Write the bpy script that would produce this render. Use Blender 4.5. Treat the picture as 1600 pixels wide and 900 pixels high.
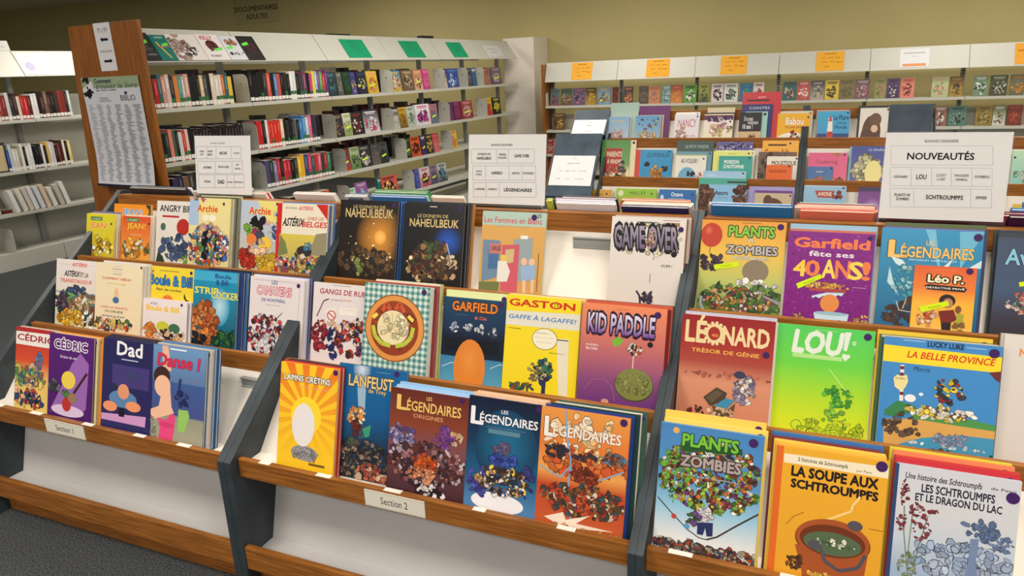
import bpy, bmesh, math, random
from mathutils import Vector, Matrix
PI = math.pi
for o in list(bpy.data.objects): bpy.data.objects.remove(o, do_unlink=True)
scene = bpy.context.scene
col = scene.collection
V = Vector
# ------------------------------------------------------------------ camera, world, lights, exposure
F_PX, PITCH, ROLL, YAW, EYE = 1112.92, math.radians(16.92275), math.radians(-2.38283), math.radians(-23.50811), V((0, 0, 1.54))
_fw0 = V((math.sin(YAW), math.cos(YAW), 0)); _rt0 = V((math.cos(YAW), -math.sin(YAW), 0)); _up0 = V((0, 0, 1))
FW = _fw0*math.cos(PITCH) - _up0*math.sin(PITCH); _up1 = _up0*math.cos(PITCH) + _fw0*math.sin(PITCH)
RT = _rt0*math.cos(ROLL) + _up1*math.sin(ROLL); UP = _up1*math.cos(ROLL) - _rt0*math.sin(ROLL)
cam = bpy.data.cameras.new('camera'); cam.sensor_width = 36; cam.lens = F_PX/1600*36; cam.clip_start = .05
camo = bpy.data.objects.new('camera', cam); col.objects.link(camo)
camo.matrix_world = Matrix(((RT.x, UP.x, -FW.x, EYE.x), (RT.y, UP.y, -FW.y, EYE.y), (RT.z, UP.z, -FW.z, EYE.z), (0, 0, 0, 1)))
scene.camera = camo
w = bpy.data.worlds.new('world'); scene.world = w; w.use_nodes = True
w.node_tree.nodes['Background'].inputs[0].default_value = (1, .93, .84, 1)
w.node_tree.nodes['Background'].inputs[1].default_value = .35
vs = scene.view_settings
vs.view_transform = 'Standard'; vs.look = 'None'; vs.exposure = 0.0; vs.gamma = 1; vs.use_curve_mapping = False
def ceiling_or_fill_lamp(x, y, e, sx=1.2, sy=.6, c=(1, .93, .83)):
    l = bpy.data.lights.new('ceiling_or_fill_light', 'AREA'); l.shape = 'RECTANGLE'; l.size = sx; l.size_y = sy; l.energy = e; l.color = c
    o = bpy.data.objects.new('ceiling_or_fill_light', l); col.objects.link(o); o.location = (x, y, 2.96)
for (x, y, e) in [(-2.3, .2, 50), (.6, .2, 50), (-2.6, -1.8, 60), (.2, -1.8, 66), (-1.0, 2.6, 40), (1.8, 2.6, 46), (-5.4, 1.6, 50), (-2.4, 5.2, 58), (.8, 5.4, 58), (3.6, 5.4, 52), (-5.6, 5.2, 58), (-2.2, 7.6, 36), (1.4, 7.6, 36), (4.2, 7.6, 32), (-8.6, 5.2, 24), (-5.6, 7.8, 30), (-11.5, 5.5, 40), (2.6, -.4, 30)]:  # unseen ceiling lamps; behind the camera and near the back wall added as fill
    ceiling_or_fill_lamp(x, y, e)

# ------------------------------------------------------------------ helpers
def ray(u, v): return (RT*((u-800)/F_PX) - UP*((v-450)/F_PX) + FW)
def hit(u, v, p0, n):
    d = ray(u, v); return EYE + d*((p0-EYE).dot(n)/d.dot(n))
def at_y(u, v, y): return hit(u, v, V((0, y, 0)), V((0, 1, 0)))
def at_z(u, v, z): return hit(u, v, V((0, 0, z)), V((0, 0, 1)))
def proj(p):
    d = p-EYE; z = d.dot(FW); return 800+F_PX*d.dot(RT)/z, 450-F_PX*d.dot(UP)/z
def lin(c): return tuple((x/255/12.92 if x/255 <= .04045 else ((x/255+.055)/1.055)**2.4) for x in c[:3])
LABELS = {}
def tag(o, label, cat, group=None, kind=None):
    if kind: o['kind'] = kind
    if label:
        n = len(label.split())
        if n > 16 or n < 4: print('LABELLEN', n, label)
        if label in LABELS: print('DUPLABEL', label)
        LABELS[label] = o.name
        o['label'] = label; o['category'] = cat
    if group: o['group'] = group
    return o
def empty(name, M, label, cat, group=None):
    o = bpy.data.objects.new(name, None); o.empty_display_size = .05; col.objects.link(o); o.matrix_world = M
    return tag(o, label, cat, group)
class MB:
    """collects coloured faces, then links them as ONE mesh object"""
    def __init__(s): s.v = []; s.f = []; s.c = []; s.m = []
    def poly(s, pts, c=(200, 200, 200), cs=None, m=0):
        b = len(s.v); k = lin(c)
        for i, p in enumerate(pts):
            s.v.append(tuple(p)); s.c.append(lin(cs[i]) if cs else k)
        s.f.append(list(range(b, b+len(pts)))); s.m.append(m)
    def box(s, a, b, c=(200, 200, 200), m=0, sides=None):
        (x0, y0, z0), (x1, y1, z1) = a, b
        P = [(x0, y0, z0), (x1, y0, z0), (x1, y1, z0), (x0, y1, z0), (x0, y0, z1), (x1, y0, z1), (x1, y1, z1), (x0, y1, z1)]
        F = {'b': (3, 2, 1, 0), 't': (4, 5, 6, 7), 'f': (0, 1, 5, 4), 'k': (2, 3, 7, 6), 'r': (1, 2, 6, 5), 'l': (3, 0, 4, 7)}
        for k, q in F.items(): s.poly([P[i] for i in q], (sides or {}).get(k, c), m=m)
    def prism(s, prof, x0, x1, c=(200, 200, 200), m=0):
        """profile in (y,z), counter-clockwise seen from +X, extruded along X"""
        n = len(prof)
        s.poly([(x1, y, z) for y, z in prof], c, m=m); s.poly([(x0, y, z) for y, z in reversed(prof)], c, m=m)
        for i in range(n):
            a, b = prof[i], prof[(i+1) % n]
            s.poly([(x0, a[0], a[1]), (x0, b[0], b[1]), (x1, b[0], b[1]), (x1, a[0], a[1])], c, m=m)
    def build(s, name, mats, parent=None, M=None, bevel=0, smooth=False):
        me = bpy.data.meshes.new(name); me.from_pydata(s.v, [], s.f)
        mats = mats if isinstance(mats, (list, tuple)) else [mats]
        for m in mats: me.materials.append(m)
        a = me.color_attributes.new('Col', 'FLOAT_COLOR', 'POINT')
        a.data.foreach_set('color', [q for c in s.c for q in (c[0], c[1], c[2], 1.0)])
        me.polygons.foreach_set('material_index', s.m)
        if smooth: me.polygons.foreach_set('use_smooth', [True]*len(me.polygons))
        me.update()
        if bevel:
            bm = bmesh.new(); bm.from_mesh(me); bmesh.ops.remove_doubles(bm, verts=bm.verts, dist=1e-5)
            bmesh.ops.recalc_face_normals(bm, faces=bm.faces)
            bmesh.ops.bevel(bm, geom=[e for e in bm.edges if len(e.link_faces) == 2 and e.calc_face_angle(0) > .4], offset=bevel, segments=2, affect='EDGES', profile=.6)
            bm.to_mesh(me); bm.free()
        o = bpy.data.objects.new(name, me); col.objects.link(o)
        if parent: o.parent = parent
        elif M is not None: o.matrix_world = M
        if parent and M is not None: o.matrix_local = M
        return o
def frame(o, x, back, lean=0.0):
    """x = right, y = backwards (into the thing), z = up tilted back by lean"""
    up = V((0, 0, 1)); z = back*math.sin(lean)+up*math.cos(lean); y = back*math.cos(lean)-up*math.sin(lean)
    return Matrix(((x.x, y.x, z.x, o.x), (x.y, y.y, z.y, o.y), (x.z, y.z, z.z, o.z), (0, 0, 0, 1)))
# ------------------------------------------------------------------ materials
def mat(name, rough=.5, spec=.5):
    m = bpy.data.materials.new(name); m.use_nodes = True; b = m.node_tree.nodes['Principled BSDF']
    b.inputs['Roughness'].default_value = rough; b.inputs['Specular IOR Level'].default_value = spec
    return m, m.node_tree, b
def flat(name, c, rough=.5, spec=.4, metal=0):
    m, t, b = mat(name, rough, spec); b.inputs['Base Color'].default_value = (*lin(c), 1); b.inputs['Metallic'].default_value = metal; return m
def attr_mat(name, rough, spec):
    m, t, b = mat(name, rough, spec); a = t.nodes.new('ShaderNodeAttribute'); a.attribute_name = 'Col'
    t.links.new(a.outputs['Color'], b.inputs['Base Color']); return m
def noise_mat(name, c0, c1, scale, rough=.6, spec=.3, mapscale=(1, 1, 1), detail=4, bump=0, p0=.3, p1=.7):
    m, t, b = mat(name, rough, spec); N = t.nodes; L = t.links
    tc = N.new('ShaderNodeTexCoord'); mp = N.new('ShaderNodeMapping'); mp.inputs['Scale'].default_value = mapscale
    nz = N.new('ShaderNodeTexNoise'); nz.inputs['Scale'].default_value = scale; nz.inputs['Detail'].default_value = detail
    cr = N.new('ShaderNodeValToRGB'); cr.color_ramp.elements[0].color = (*lin(c0), 1); cr.color_ramp.elements[1].color = (*lin(c1), 1)
    cr.color_ramp.elements[0].position = p0; cr.color_ramp.elements[1].position = p1
    L.new(tc.outputs['Object'], mp.inputs['Vector']); L.new(mp.outputs['Vector'], nz.inputs['Vector']); L.new(nz.outputs['Fac'], cr.inputs['Fac']); L.new(cr.outputs['Color'], b.inputs['Base Color'])
    if bump:
        bp = N.new('ShaderNodeBump'); bp.inputs['Strength'].default_value = bump; bp.inputs['Distance'].default_value = .004
        L.new(nz.outputs['Fac'], bp.inputs['Height']); L.new(bp.outputs['Normal'], b.inputs['Normal'])
    return m
WOOD = noise_mat('oiled_oak', (120, 70, 24), (170, 108, 46), 6, .42, .4, (1.2, 14, 22), 6)
WOODV = noise_mat('oak_end_panel', (120, 68, 22), (158, 96, 36), 5, .4, .4, (14, 14, 1.0), 6)
SLATE = noise_mat('slate_laminate', (34, 42, 48), (58, 68, 74), 9, .45, .4, (1, 1, 1), 8)
SLATE2 = noise_mat('slate_blue_board', (52, 66, 80), (76, 92, 106), 9, .5, .3, (1, 1, 1), 8)
WHITE_SHADED = noise_mat('shaded_white_laminate', (186, 184, 184), (196, 193, 192), 3, .5, .3)  # white laminate greyed to hold the shade under the overhanging rail
WHITE = noise_mat('white_laminate', (226, 218, 206), (232, 225, 214), 3, .45, .4)
METAL = flat('cream_enamel_steel', (194, 194, 184), .4, .5)
GREYM = flat('grey_steel', (150, 154, 152), .4, .5)
CARPET = noise_mat('grey_carpet', (38, 40, 42), (92, 95, 97), 160, .95, .05, (1, 1, 1), 6, .9)
WALL = noise_mat('olive_wall_paint', (190, 178, 126), (195, 183, 131), 2, .8, .2)
CEIL = flat('ceiling_tile', (225, 220, 208), .9, .1)
PRINT = attr_mat('printed_gloss', .36, .35)
MATTE = attr_mat('printed_paper', .75, .15)
PAGES = noise_mat('page_edges', (214, 204, 186), (240, 234, 222), 30, .85, .1, (1, 40, 1))
STICK = flat('purple_sticker', (62, 26, 92), .5, .3)
DARKM = flat('dark_plastic', (28, 28, 30), .4, .4)
def acrylic():
    m = bpy.data.materials.new('clear_acrylic'); m.use_nodes = True; t = m.node_tree; t.nodes.clear()
    o = t.nodes.new('ShaderNodeOutputMaterial'); mx = t.nodes.new('ShaderNodeMixShader'); a = t.nodes.new('ShaderNodeBsdfTransparent'); g = t.nodes.new('ShaderNodeBsdfGlossy')
    g.inputs['Roughness'].default_value = .08; a.inputs['Color'].default_value = (.985, .99, .99, 1); mx.inputs[0].default_value = .03
    t.links.new(a.outputs[0], mx.inputs[1]); t.links.new(g.outputs[0], mx.inputs[2]); t.links.new(mx.outputs[0], o.inputs[0]); return m
ACRYL = acrylic()
# ------------------------------------------------------------------ lettering: text turned into faces
_fc = {}
def glyphs(s, off=0.0):
    k = (s, off)
    if k not in _fc:
        c = bpy.data.curves.new('lettering', 'FONT'); c.body = s; c.offset = off; c.resolution_u = 2; c.fill_mode = 'FRONT'
        o = bpy.data.objects.new('lettering', c); col.objects.link(o); dg = bpy.context.evaluated_depsgraph_get(); dg.update()
        me = o.evaluated_get(dg).to_mesh()
        vv = [(p.co.x, p.co.y) for p in me.vertices]; ff = [list(p.vertices) for p in me.polygons]
        o.evaluated_get(dg).to_mesh_clear(); bpy.data.objects.remove(o); bpy.data.curves.remove(c)
        _fc[k] = (vv, ff)
    return _fc[k]
def bbox(s):
    v, _ = glyphs(s); xs = [p[0] for p in v] or [0, 1]; ys = [p[1] for p in v] or [0, 1]
    return min(xs), max(xs), min(ys), max(ys)
EPS = .00005
class Art:
    """print on a flat sheet: local x right 0..w, z up 0..h, at depth y (towards viewer = -y)"""
    def __init__(s, mb, w, h, y, tolocal, fn=None, m=0, eps=EPS):
        s.mb = mb; s.w = w; s.h = h; s.y = y; s.tl = tolocal; s.k = 0; s.fn = fn or (lambda x, yy, z: (x, yy, z)); s.m = m; s.eps = eps
    def q(s, x, y):
        return s.tl(x, y)
    def clip(s, P):
        """P: (x, z, r, g, b) clipped to the sheet"""
        for ax, lim, sg in ((0, 0, 1), (0, s.w, -1), (1, 0, 1), (1, s.h, -1)):
            out = []
            for i in range(len(P)):
                a, b = P[i], P[(i+1) % len(P)]; da = (a[ax]-lim)*sg; db = (b[ax]-lim)*sg
                if da >= 0: out.append(a)
                if (da > 0 > db) or (da < 0 < db):
                    t = da/(da-db); out.append(tuple(a[j]+(b[j]-a[j])*t for j in range(5)))
            P = out
            if not P: return P
        return P
    def face(s, P, c, cs=None):
        Q = s.clip([(P[i][0], P[i][1], *(cs[i] if cs else c)[:3]) for i in range(len(P))])
        if len(Q) < 3: return
        ar = sum(Q[i][0]*Q[(i+1) % len(Q)][1]-Q[(i+1) % len(Q)][0]*Q[i][1] for i in range(len(Q)))
        if ar < 0: Q = Q[::-1]
        yy = s.y-s.eps*s.k
        s.mb.poly([s.fn(q[0], yy, q[1]) for q in Q], c, [q[2:5] for q in Q], m=s.m)
    def draw(s, items):
        for it in items:
            s.k += 1; getattr(s, 'd_'+it[0])(*it[1:])
    def d_bg(s, c0, c1=None):
        c1 = c1 or c0; e = 0
        s.face([(e, e), (s.w-e, e), (s.w-e, s.h-e), (e, s.h-e)], c0, [c1, c1, c0, c0])
    def d_g(s, stops):
        """vertical gradient bands: (fraction from top, colour) ..."""
        for (a, ca), (b, cb) in zip(stops, stops[1:]):
            s.face([(0, s.h*(1-b)), (s.w, s.h*(1-b)), (s.w, s.h*(1-a)), (0, s.h*(1-a))], ca, [cb, cb, ca, ca])
    def d_u(s, c, u0, v0, u1, v1, c2=None):
        c2 = c2 or c
        s.face([(u0*s.w, (1-v1)*s.h), (u1*s.w, (1-v1)*s.h), (u1*s.w, (1-v0)*s.h), (u0*s.w, (1-v0)*s.h)], c, [c2, c2, c, c])
    def d_r(s, c, x0, y0, x1, y1, c2=None):
        a = s.q(x0, y0); b = s.q(x1, y1); P = [(a[0], b[1]), (b[0], b[1]), (b[0], a[1]), (a[0], a[1])]
        if c2:
            P = [(min(max(x, 0), s.w), min(max(z, 0), s.h)) for x, z in P]; s.face(P, c, [c2, c2, c, c])
        else: s.face(P, c)
    def d_p(s, c, pts): s.face([s.q(*p) for p in pts], c)
    def d_e(s, c, cx, cy, rx, ry, n=24, rot=0, cedge=None):
        o = s.q(cx, cy); a = s.q(cx+rx, cy); b = s.q(cx, cy+ry); RX = abs(a[0]-o[0]); RZ = abs(b[1]-o[1]); cr, sr = math.cos(rot), math.sin(rot)
        P = []
        for i in range(n):
            t = 2*PI*i/n; x, z = RX*math.cos(t), RZ*math.sin(t); P.append((o[0]+x*cr-z*sr, o[1]+x*sr+z*cr))
        if cedge:
            for i in range(n): s.face([o, P[i], P[(i+1) % n]], c, [c, cedge, cedge])
        else: s.face(P, c)
    def d_l(s, c, wd, pts):
        P = [s.q(*p) for p in pts]; sc = abs(s.q(pts[0][0]+10, pts[0][1])[0]-P[0][0])/10*wd/2
        for a, b in zip(P, P[1:]):
            dx, dz = b[0]-a[0], b[1]-a[1]; L = math.hypot(dx, dz) or 1; nx, nz = -dz/L*sc, dx/L*sc
            s.face([(a[0]+nx, a[1]+nz), (a[0]-nx, a[1]-nz), (b[0]-nx, b[1]-nz), (b[0]+nx, b[1]+nz)], c)
    def d_b(s, pal, x0, y0, x1, y1, n, size, seed=1, ell=True, ink=True):
        """a busy crowd of little coloured patches filling an area"""
        R = random.Random(seed); a = s.q(x0, y0); b = s.q(x1, y1); cx, cz = (a[0]+b[0])/2, (a[1]+b[1])/2; hx, hz = abs(b[0]-a[0])/2, abs(b[1]-a[1])/2
        sc = abs(s.q(x0+10, y0)[0]-a[0])/10*size*.64
        N = int(n*1.5)
        for i in range(N):
            r = math.sqrt(R.random()); t = R.random()*2*PI; g = 1.5 if i < N*.35 else (1 if i < N*.8 else .6)
            x, z = (cx+hx*r*math.cos(t), cz+hz*r*math.sin(t)) if ell else (cx+hx*R.uniform(-1, 1), cz+hz*R.uniform(-1, 1))
            m = R.randint(6, 9); ph = R.random()*PI; sx, sz = sc*g*R.uniform(.35, 1), sc*g*R.uniform(.4, 1.2); cr, sr = math.cos(ph), math.sin(ph); P = []
            for j in range(m):
                tt = 2*PI*j/m; k = R.uniform(.7, 1.1); px, pz = sx*math.cos(tt)*k, sz*math.sin(tt)*k; P.append((px*cr-pz*sr, px*sr+pz*cr))
            c = R.choice(pal); j = R.uniform(.85, 1.1); ik = 1+.35*sc*.5/max(sc*g, 1e-6)
            if ink: s.k += .004; s.face([(x+p[0]*ik, z+p[1]*ik) for p in P], tuple(q*.35 for q in c))
            s.k += .004; s.face([(x+p[0], z+p[1]) for p in P], tuple(min(255, q*j) for q in c))
    def d_rays(s, c, cx, cy, n, R=.6, ph=.0):
        o = s.q(cx, cy)
        for i in range(n):
            t0 = 2*PI*i/n+ph; t1 = t0+PI/n; s.face([o, (o[0]+R*math.cos(t0), o[1]+R*math.sin(t0)), (o[0]+R*math.cos(t1), o[1]+R*math.sin(t1))], c)
    def d_chk(s, c, c2, n):
        d = s.w/n; m = int(s.h/d)+1
        for i in range(0, n, 2): s.face([(i*d, 0), (i*d+d, 0), (i*d+d, s.h), (i*d, s.h)], c2)
        s.k += 1
        for j in range(0, m, 2): s.face([(0, j*d), (s.w, j*d), (s.w, j*d+d), (0, j*d+d)], c2)
        s.k += 1
        for i in range(0, n, 2):
            for j in range(0, m, 2): s.face([(i*d, j*d), (i*d+d, j*d), (i*d+d, j*d+d), (i*d, j*d+d)], c)
    def put(s, txt, c, x0, z0, x1, z1, off=0, sh=0, c2=None):
        """lettering fitted to a box; off > 0 thickens the strokes (font units) by overprinting"""
        bx0, bx1, bz0, bz1 = bbox(txt); v, f = glyphs(txt); kx = (x1-x0)/max(bx1-bx0, 1e-4); kz = (z1-z0)/max(bz1-bz0, 1e-4)
        k = lin(c); k2 = lin(c2) if c2 else k; off *= .46
        sh_ = [(0, 0)] if off <= 0 else [(off*kx*math.cos(i*PI/4), off*kz*math.sin(i*PI/4)) for i in range(8)]
        for n, (dx, dz) in enumerate(sh_):
            b = len(s.mb.v)
            for (x, z) in v:
                fz = (z-bz0)*kz; t = min(max(fz/max(z1-z0, 1e-6), 0), 1)
                s.mb.v.append(tuple(s.fn(x0+(x-bx0)*kx+sh*fz+dx, s.y-s.eps*(s.k+n*.02), z0+fz+dz))); s.mb.c.append(tuple(k2[i]+(k[i]-k2[i])*t for i in range(3)))
            for q in f: s.mb.f.append([b+i for i in q]); s.mb.m.append(s.m)
    def d_t(s, txt, c, x0, y0, x1, y1, bold=0, sh=0, out=None, ow=.05, z_=0, c2=None):
        a = s.q(x0, y0); b = s.q(x1, y1); box = (min(a[0], b[0]), min(a[1], b[1]), max(a[0], b[0]), max(a[1], b[1]))
        if out: s.put(txt, out, *box, off=ow*1.7+bold, sh=sh); s.k += 1
        s.put(txt, c, *box, off=bold, sh=sh, c2=c2)
    def d_T(s, txt, c, u0, v0, u1, v1, bold=0, sh=0, out=None, ow=.05):
        box = (u0*s.w, (1-v1)*s.h, u1*s.w, (1-v0)*s.h)
        if out: s.put(txt, out, *box, off=ow*1.7+bold, sh=sh); s.k += 1
        s.put(txt, c, *box, off=bold, sh=sh)
    def d_B(s, pal, u0, v0, u1, v1, n, size, seed=1, ell=True):
        old = s.tl; s.tl = lambda x, y: (x*s.w, (1-y)*s.h)
        s.d_b(pal, u0, v0, u1, v1, n, size, seed, ell); s.tl = old
    def d_E(s, c, u, v, ru, rv, cedge=None):
        old = s.tl; s.tl = lambda x, y: (x*s.w, (1-y)*s.h); s.d_e(c, u, v, ru, rv, cedge=cedge); s.tl = old
    def d_P(s, c, pts): s.face([(x*s.w, (1-y)*s.h) for x, y in pts], c)
# ------------------------------------------------------------------ the room
def plane_obj(name, pts, m, kind='structure'):
    b = MB(); b.poly(pts); o = b.build(name, m); o['kind'] = kind; return o
RX0, RX1, RY0, RY1, RZ = -15.5, 6.5, -4.0, 9.62, 3.0
plane_obj('floor', [(RX0, RY0, 0), (RX1, RY0, 0), (RX1, RY1, 0), (RX0, RY1, 0)], CARPET)
plane_obj('wall_back', [(RX0, RY1, 0), (RX1, RY1, 0), (RX1, RY1, RZ), (RX0, RY1, RZ)], WALL)
plane_obj('wall_left', [(RX0, RY0, 0), (RX0, RY1, 0), (RX0, RY1, RZ), (RX0, RY0, RZ)], WALL)
plane_obj('wall_right', [(RX1, RY1, 0), (RX1, RY0, 0), (RX1, RY0, RZ), (RX1, RY1, RZ)], WALL)
plane_obj('ceiling', [(RX0, RY1, RZ), (RX1, RY1, RZ), (RX1, RY0, RZ), (RX0, RY0, RZ)], CEIL)
XA = V((1, 0, 0)); YA = V((0, 1, 0))
# ------------------------------------------------------------------ sloped display units
FRONT = [(1.414, .458), (1.667, .681), (1.910, .887), (2.146, 1.099)]
REAR = [(4.165, .668), (4.323, .888), (4.481, 1.108), (4.632, 1.262)]
def tiers_of(prof, ledge, lean, off):
    T = []
    for i in range(3):
        (y, z), (yn, zn) = prof[i], prof[i+1]; T.append(dict(y=y, z=z, zl=z-ledge[i], th=math.radians(lean), yb=y+off, yn=yn, zn=zn))
    return T
FT = tiers_of(FRONT, (.027, .046, .047), 15.5, .094); FT[0]['yb'] = FRONT[0][0]+.068; RTI = tiers_of(REAR, (.04, .045, .05), 15.5, .074)
def display_unit(label, x0, x1, T, prof, tp, tlft, trgt, low=True, holders=(), plate=None, ry=.012):
    """x0..x1 inner faces; tp = thickness of side panels"""
    yD, zD = prof[3]; yE = prof[0][0]-.031; back = yD+.40
    root = empty('display_unit', Matrix.Translation((x0, yE, 0)), label, 'display shelf', 'sloped comic display units'); I = Matrix.Translation((-x0, -yE, 0))
    def P(name, mb, m, bev=.0015): return mb.build(name, m, root, I, bevel=bev)
    pr = [(yE-.004, 0), (back, 0), (back, zD-.27), (yD+.062, zD+.010), (yD+.03, zD+.016), (yE+.0, prof[0][1]+.0)]
    for s, tk in ((0, tlft), (1, trgt)):
        b = MB(); a = (x0-tk, x0-.0005) if s == 0 else (x1+.0005, x1+tk); b.prism(pr, *a); P('side_panel', b, SLATE, .002)
    for i in range(4):
        y, z = prof[i]; hh = .061 if i < 3 else .078; b = MB(); b.box((x0, y, z-hh), (x1, y+.018, z)); ra = P('wood_rail', b, WOOD)
        if i == 0: rail0 = ra
    b = MB(); b.box((x0, yD+.019, zD-.03), (x1, yD+.046, zD-.001)); P('top_cap', b, WOOD)
    for i in range(3):
        t = T[i]; y, z = prof[i]; b = MB(); b.box((x0, y+.0185, t['zl']-.018), (x1, max(t['yb'], y+.09)+.016, t['zl'])); P('ledge', b, WHITE, .001)
        yb0 = max(t['yb'], y+(.090 if low else .074))+.003; zt = t['zn']-.060; yt = t['yn']+.001
        b = MB(); b.prism([(yb0, t['zl']), (yb0+.012, t['zl']), (yt+.012, zt), (yt, zt)], x0, x1); P('backrest', b, WHITE, 0)
    # trough on the far side of the ridge
    b = MB(); b.box((x0, yD+.15, zD-.25), (x1, back, zD-.235)); P('ledge', b, WHITE, .001)
    b = MB(); b.prism([(yD+.16, zD-.235), (yD+.172, zD-.235), (yD+.060, zD-.033), (yD+.048, zD-.033)], x0, x1); P('backrest', b, WHITE, 0)
    if low:
        b = MB(); b.box((x0, yE, .088), (x1, yE+.018, .168)); P('wood_rail', b, WOOD)
        b = MB(); b.box((x0, yE+.0185, .108), (x1, yE+.125, .122)); P('ledge', b, WHITE_SHADED, .001)
        b = MB(); b.prism([(yE+.12, .122), (yE+.135, .122), (yE+.225, .43), (yE+.21, .43)], x0, x1); P('backrest', b, WHITE_SHADED, 0)
        b = MB(); b.box((x0, yE+.045, 0), (x1, yE+.063, .087)); P('plinth', b, WOOD)
    for (i, hx, hw) in holders:
        t = T[i]; zz = t['zn']-.070; yb = t['yn']-.021
        b = MB(); b.box((hx, yb-.012, zz-.034), (hx+hw, yb-.006, zz-.004)); b.box((hx, yb-.016, zz-.036), (hx+hw, yb-.004, zz-.031)); b.box((hx, yb-.018, zz-.005), (hx+hw, yb-.002, zz-.001)); P('label_holder', b, GREYM, .0006)
    if low:
        R = random.Random(int(x1*100)+7); y, z = prof[0]
        for k in range(5):
            xs = x0+.06+k*.235+R.uniform(-.02, .03); b = MB(); b.box((xs, y+.001, z+.0002), (xs+R.uniform(.035, .06), y+.017, z+.0012), (240, 236, 226)); q = b.build('shelf_tab', MATTE, rail0); q['label'] = 'white strip on the rail'
    if plate:
        txt, px, pw = plate; y, z = prof[0]; b = MB(); b.box((px, y-.003, z-.056), (px+pw, y-.0003, z-.006), (226, 222, 208))
        A = Art(b, pw, .05, 0, None, fn=lambda x, yy, zz: (px+x, y-.003+yy, z-.056+zz)); A.k = 1; A.put(txt, (25, 25, 25), pw*.27, .014, pw*.72, .036, off=.004)
        for (a0, b0, a1, b1) in ((.002, .002, pw-.002, .003), (.002, .047, pw-.002, .048)): A.face([(a0, b0), (a1, b0), (a1, b1), (a0, b1)], (150, 146, 132))
        q = b.build('section_plate', MATTE, rail0); q['label'] = 'cream plate reading ' + txt
    return root
U1 = display_unit('sloped display unit carrying the Section 1 plate, at the left', -2.771, -1.592, FT, FRONT, .026, .03, .0268, holders=[(0, -1.70, .12)], plate=('Section 1', -2.405, .195))
U2 = display_unit('sloped display unit carrying the Section 2 plate, in the middle', -1.538, -.338, FT, FRONT, .026, .0268, .0192, holders=[(2, -.70, .125)], plate=('Section 2', -1.085, .19))
U3 = display_unit('sloped display unit at the right with the yellow-tagged new comics', -.2995, .9005, FT, FRONT, .026, .0192, .026)
R1 = display_unit('rear sloped display unit beside the two slate sign boards', -1.235, -.103, RTI, REAR, .02, .018, .0195, low=False)
R2 = display_unit('rear sloped display unit right of the dark double divider', -.063, .572, RTI, REAR, .02, .0195, .007, low=False)
REARL = [(4.005, .448)]+REAR[:3]; RTL = tiers_of(REARL, (.04, .04, .045), 15.5, .074)
R3 = display_unit('rear sloped display unit at the right edge, behind the large sign', 0.612, 1.812, RTL, REARL, .02, .0195, .02, low=False)
# ------------------------------------------------------------------ comics
ORD = ['', 'first', 'second', 'third', 'fourth', 'fifth', 'sixth', 'seventh', 'eighth', 'ninth', 'tenth', 'eleventh', 'twelfth', 'thirteenth', 'fourteenth', 'fifteenth', 'sixteenth', 'seventeenth', 'eighteenth', 'nineteenth', 'twentieth', 'twenty-first', 'twenty-second', 'twenty-third', 'twenty-fourth', 'twenty-fifth', 'twenty-sixth', 'twenty-seventh', 'twenty-eighth', 'twenty-ninth', 'thirtieth', 'thirty-first', 'thirty-second', 'thirty-third', 'thirty-fourth']
def cover_obj(root, w, h, t, edge, spine, art=None, tolocal=None):
    b = MB(); ct = min(.0022, t*.25)
    b.box((.0003, -t, 0), (w, -t+ct, h), edge); b.box((0, -t, 0), (.0024, 0, h), spine); b.box((.0003, -ct, 0), (w, 0, h), edge)
    A = Art(b, w, h, -t, tolocal); A.draw(art or [('bg', edge)])
    # hinge groove of a bound album
    return b.build('cover', PRINT, root), A
def album(M, w, h, t, label, group, edge, spine, art=None, tolocal=None, dot=None, strip=None, name='comic_book'):
    root = empty(name, M, label, 'comic book', group)
    cov, A = cover_obj(root, w, h, t, edge, spine, art, tolocal)
    ct = min(.0022, t*.25); b = MB(); b.box((.0026, -t+ct+.0002, .002), (w-.0025, -ct-.0002, h-.0025)); b.build('pages', PAGES, root)
    top = -t-EPS*(A.k+3)
    if dot:
        x, z = tolocal(*dot[:2]) if tolocal else dot[:2]; r = (.0105 if len(dot) < 3 else dot[2])*.8
        x = min(max(x, r+.001), w-r-.001); z = min(max(z, r+.001), h-r-.001)
        b = MB(); b.poly([(x+r*math.cos(2*PI*i/20), top, z+r*math.sin(2*PI*i/20)) for i in range(20)]); b.build('sticker', STICK, cov)
    if strip:
        pts = [tolocal(*p) for p in strip]; b = MB(); b.poly([(x, top-.0004, z) for x, z in pts], (214, 240, 40))
        (ax, az), (bx, bz) = pts[0], pts[1]; (dx, dz) = pts[3]; L = math.hypot(bx-ax, bz-az); H = math.hypot(dx-ax, dz-az); ux, uz = (bx-ax)/L, (bz-az)/L
        S = Art(b, L, H, top-.0004, None, fn=lambda x, y, z: (dx+x*ux-z*uz*1.0, y, dz+x*uz+z*ux)); S.k = 1; S.put('Nouveauté', (60, 70, 30), L*.28, H*.36, L*.7, H*.62)
        q = b.build('label_strip', MATTE, cov); q['label'] = 'fluorescent yellow label strip'
    return root
def lower_first(s): return s[0].lower()+s[1:]
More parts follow.
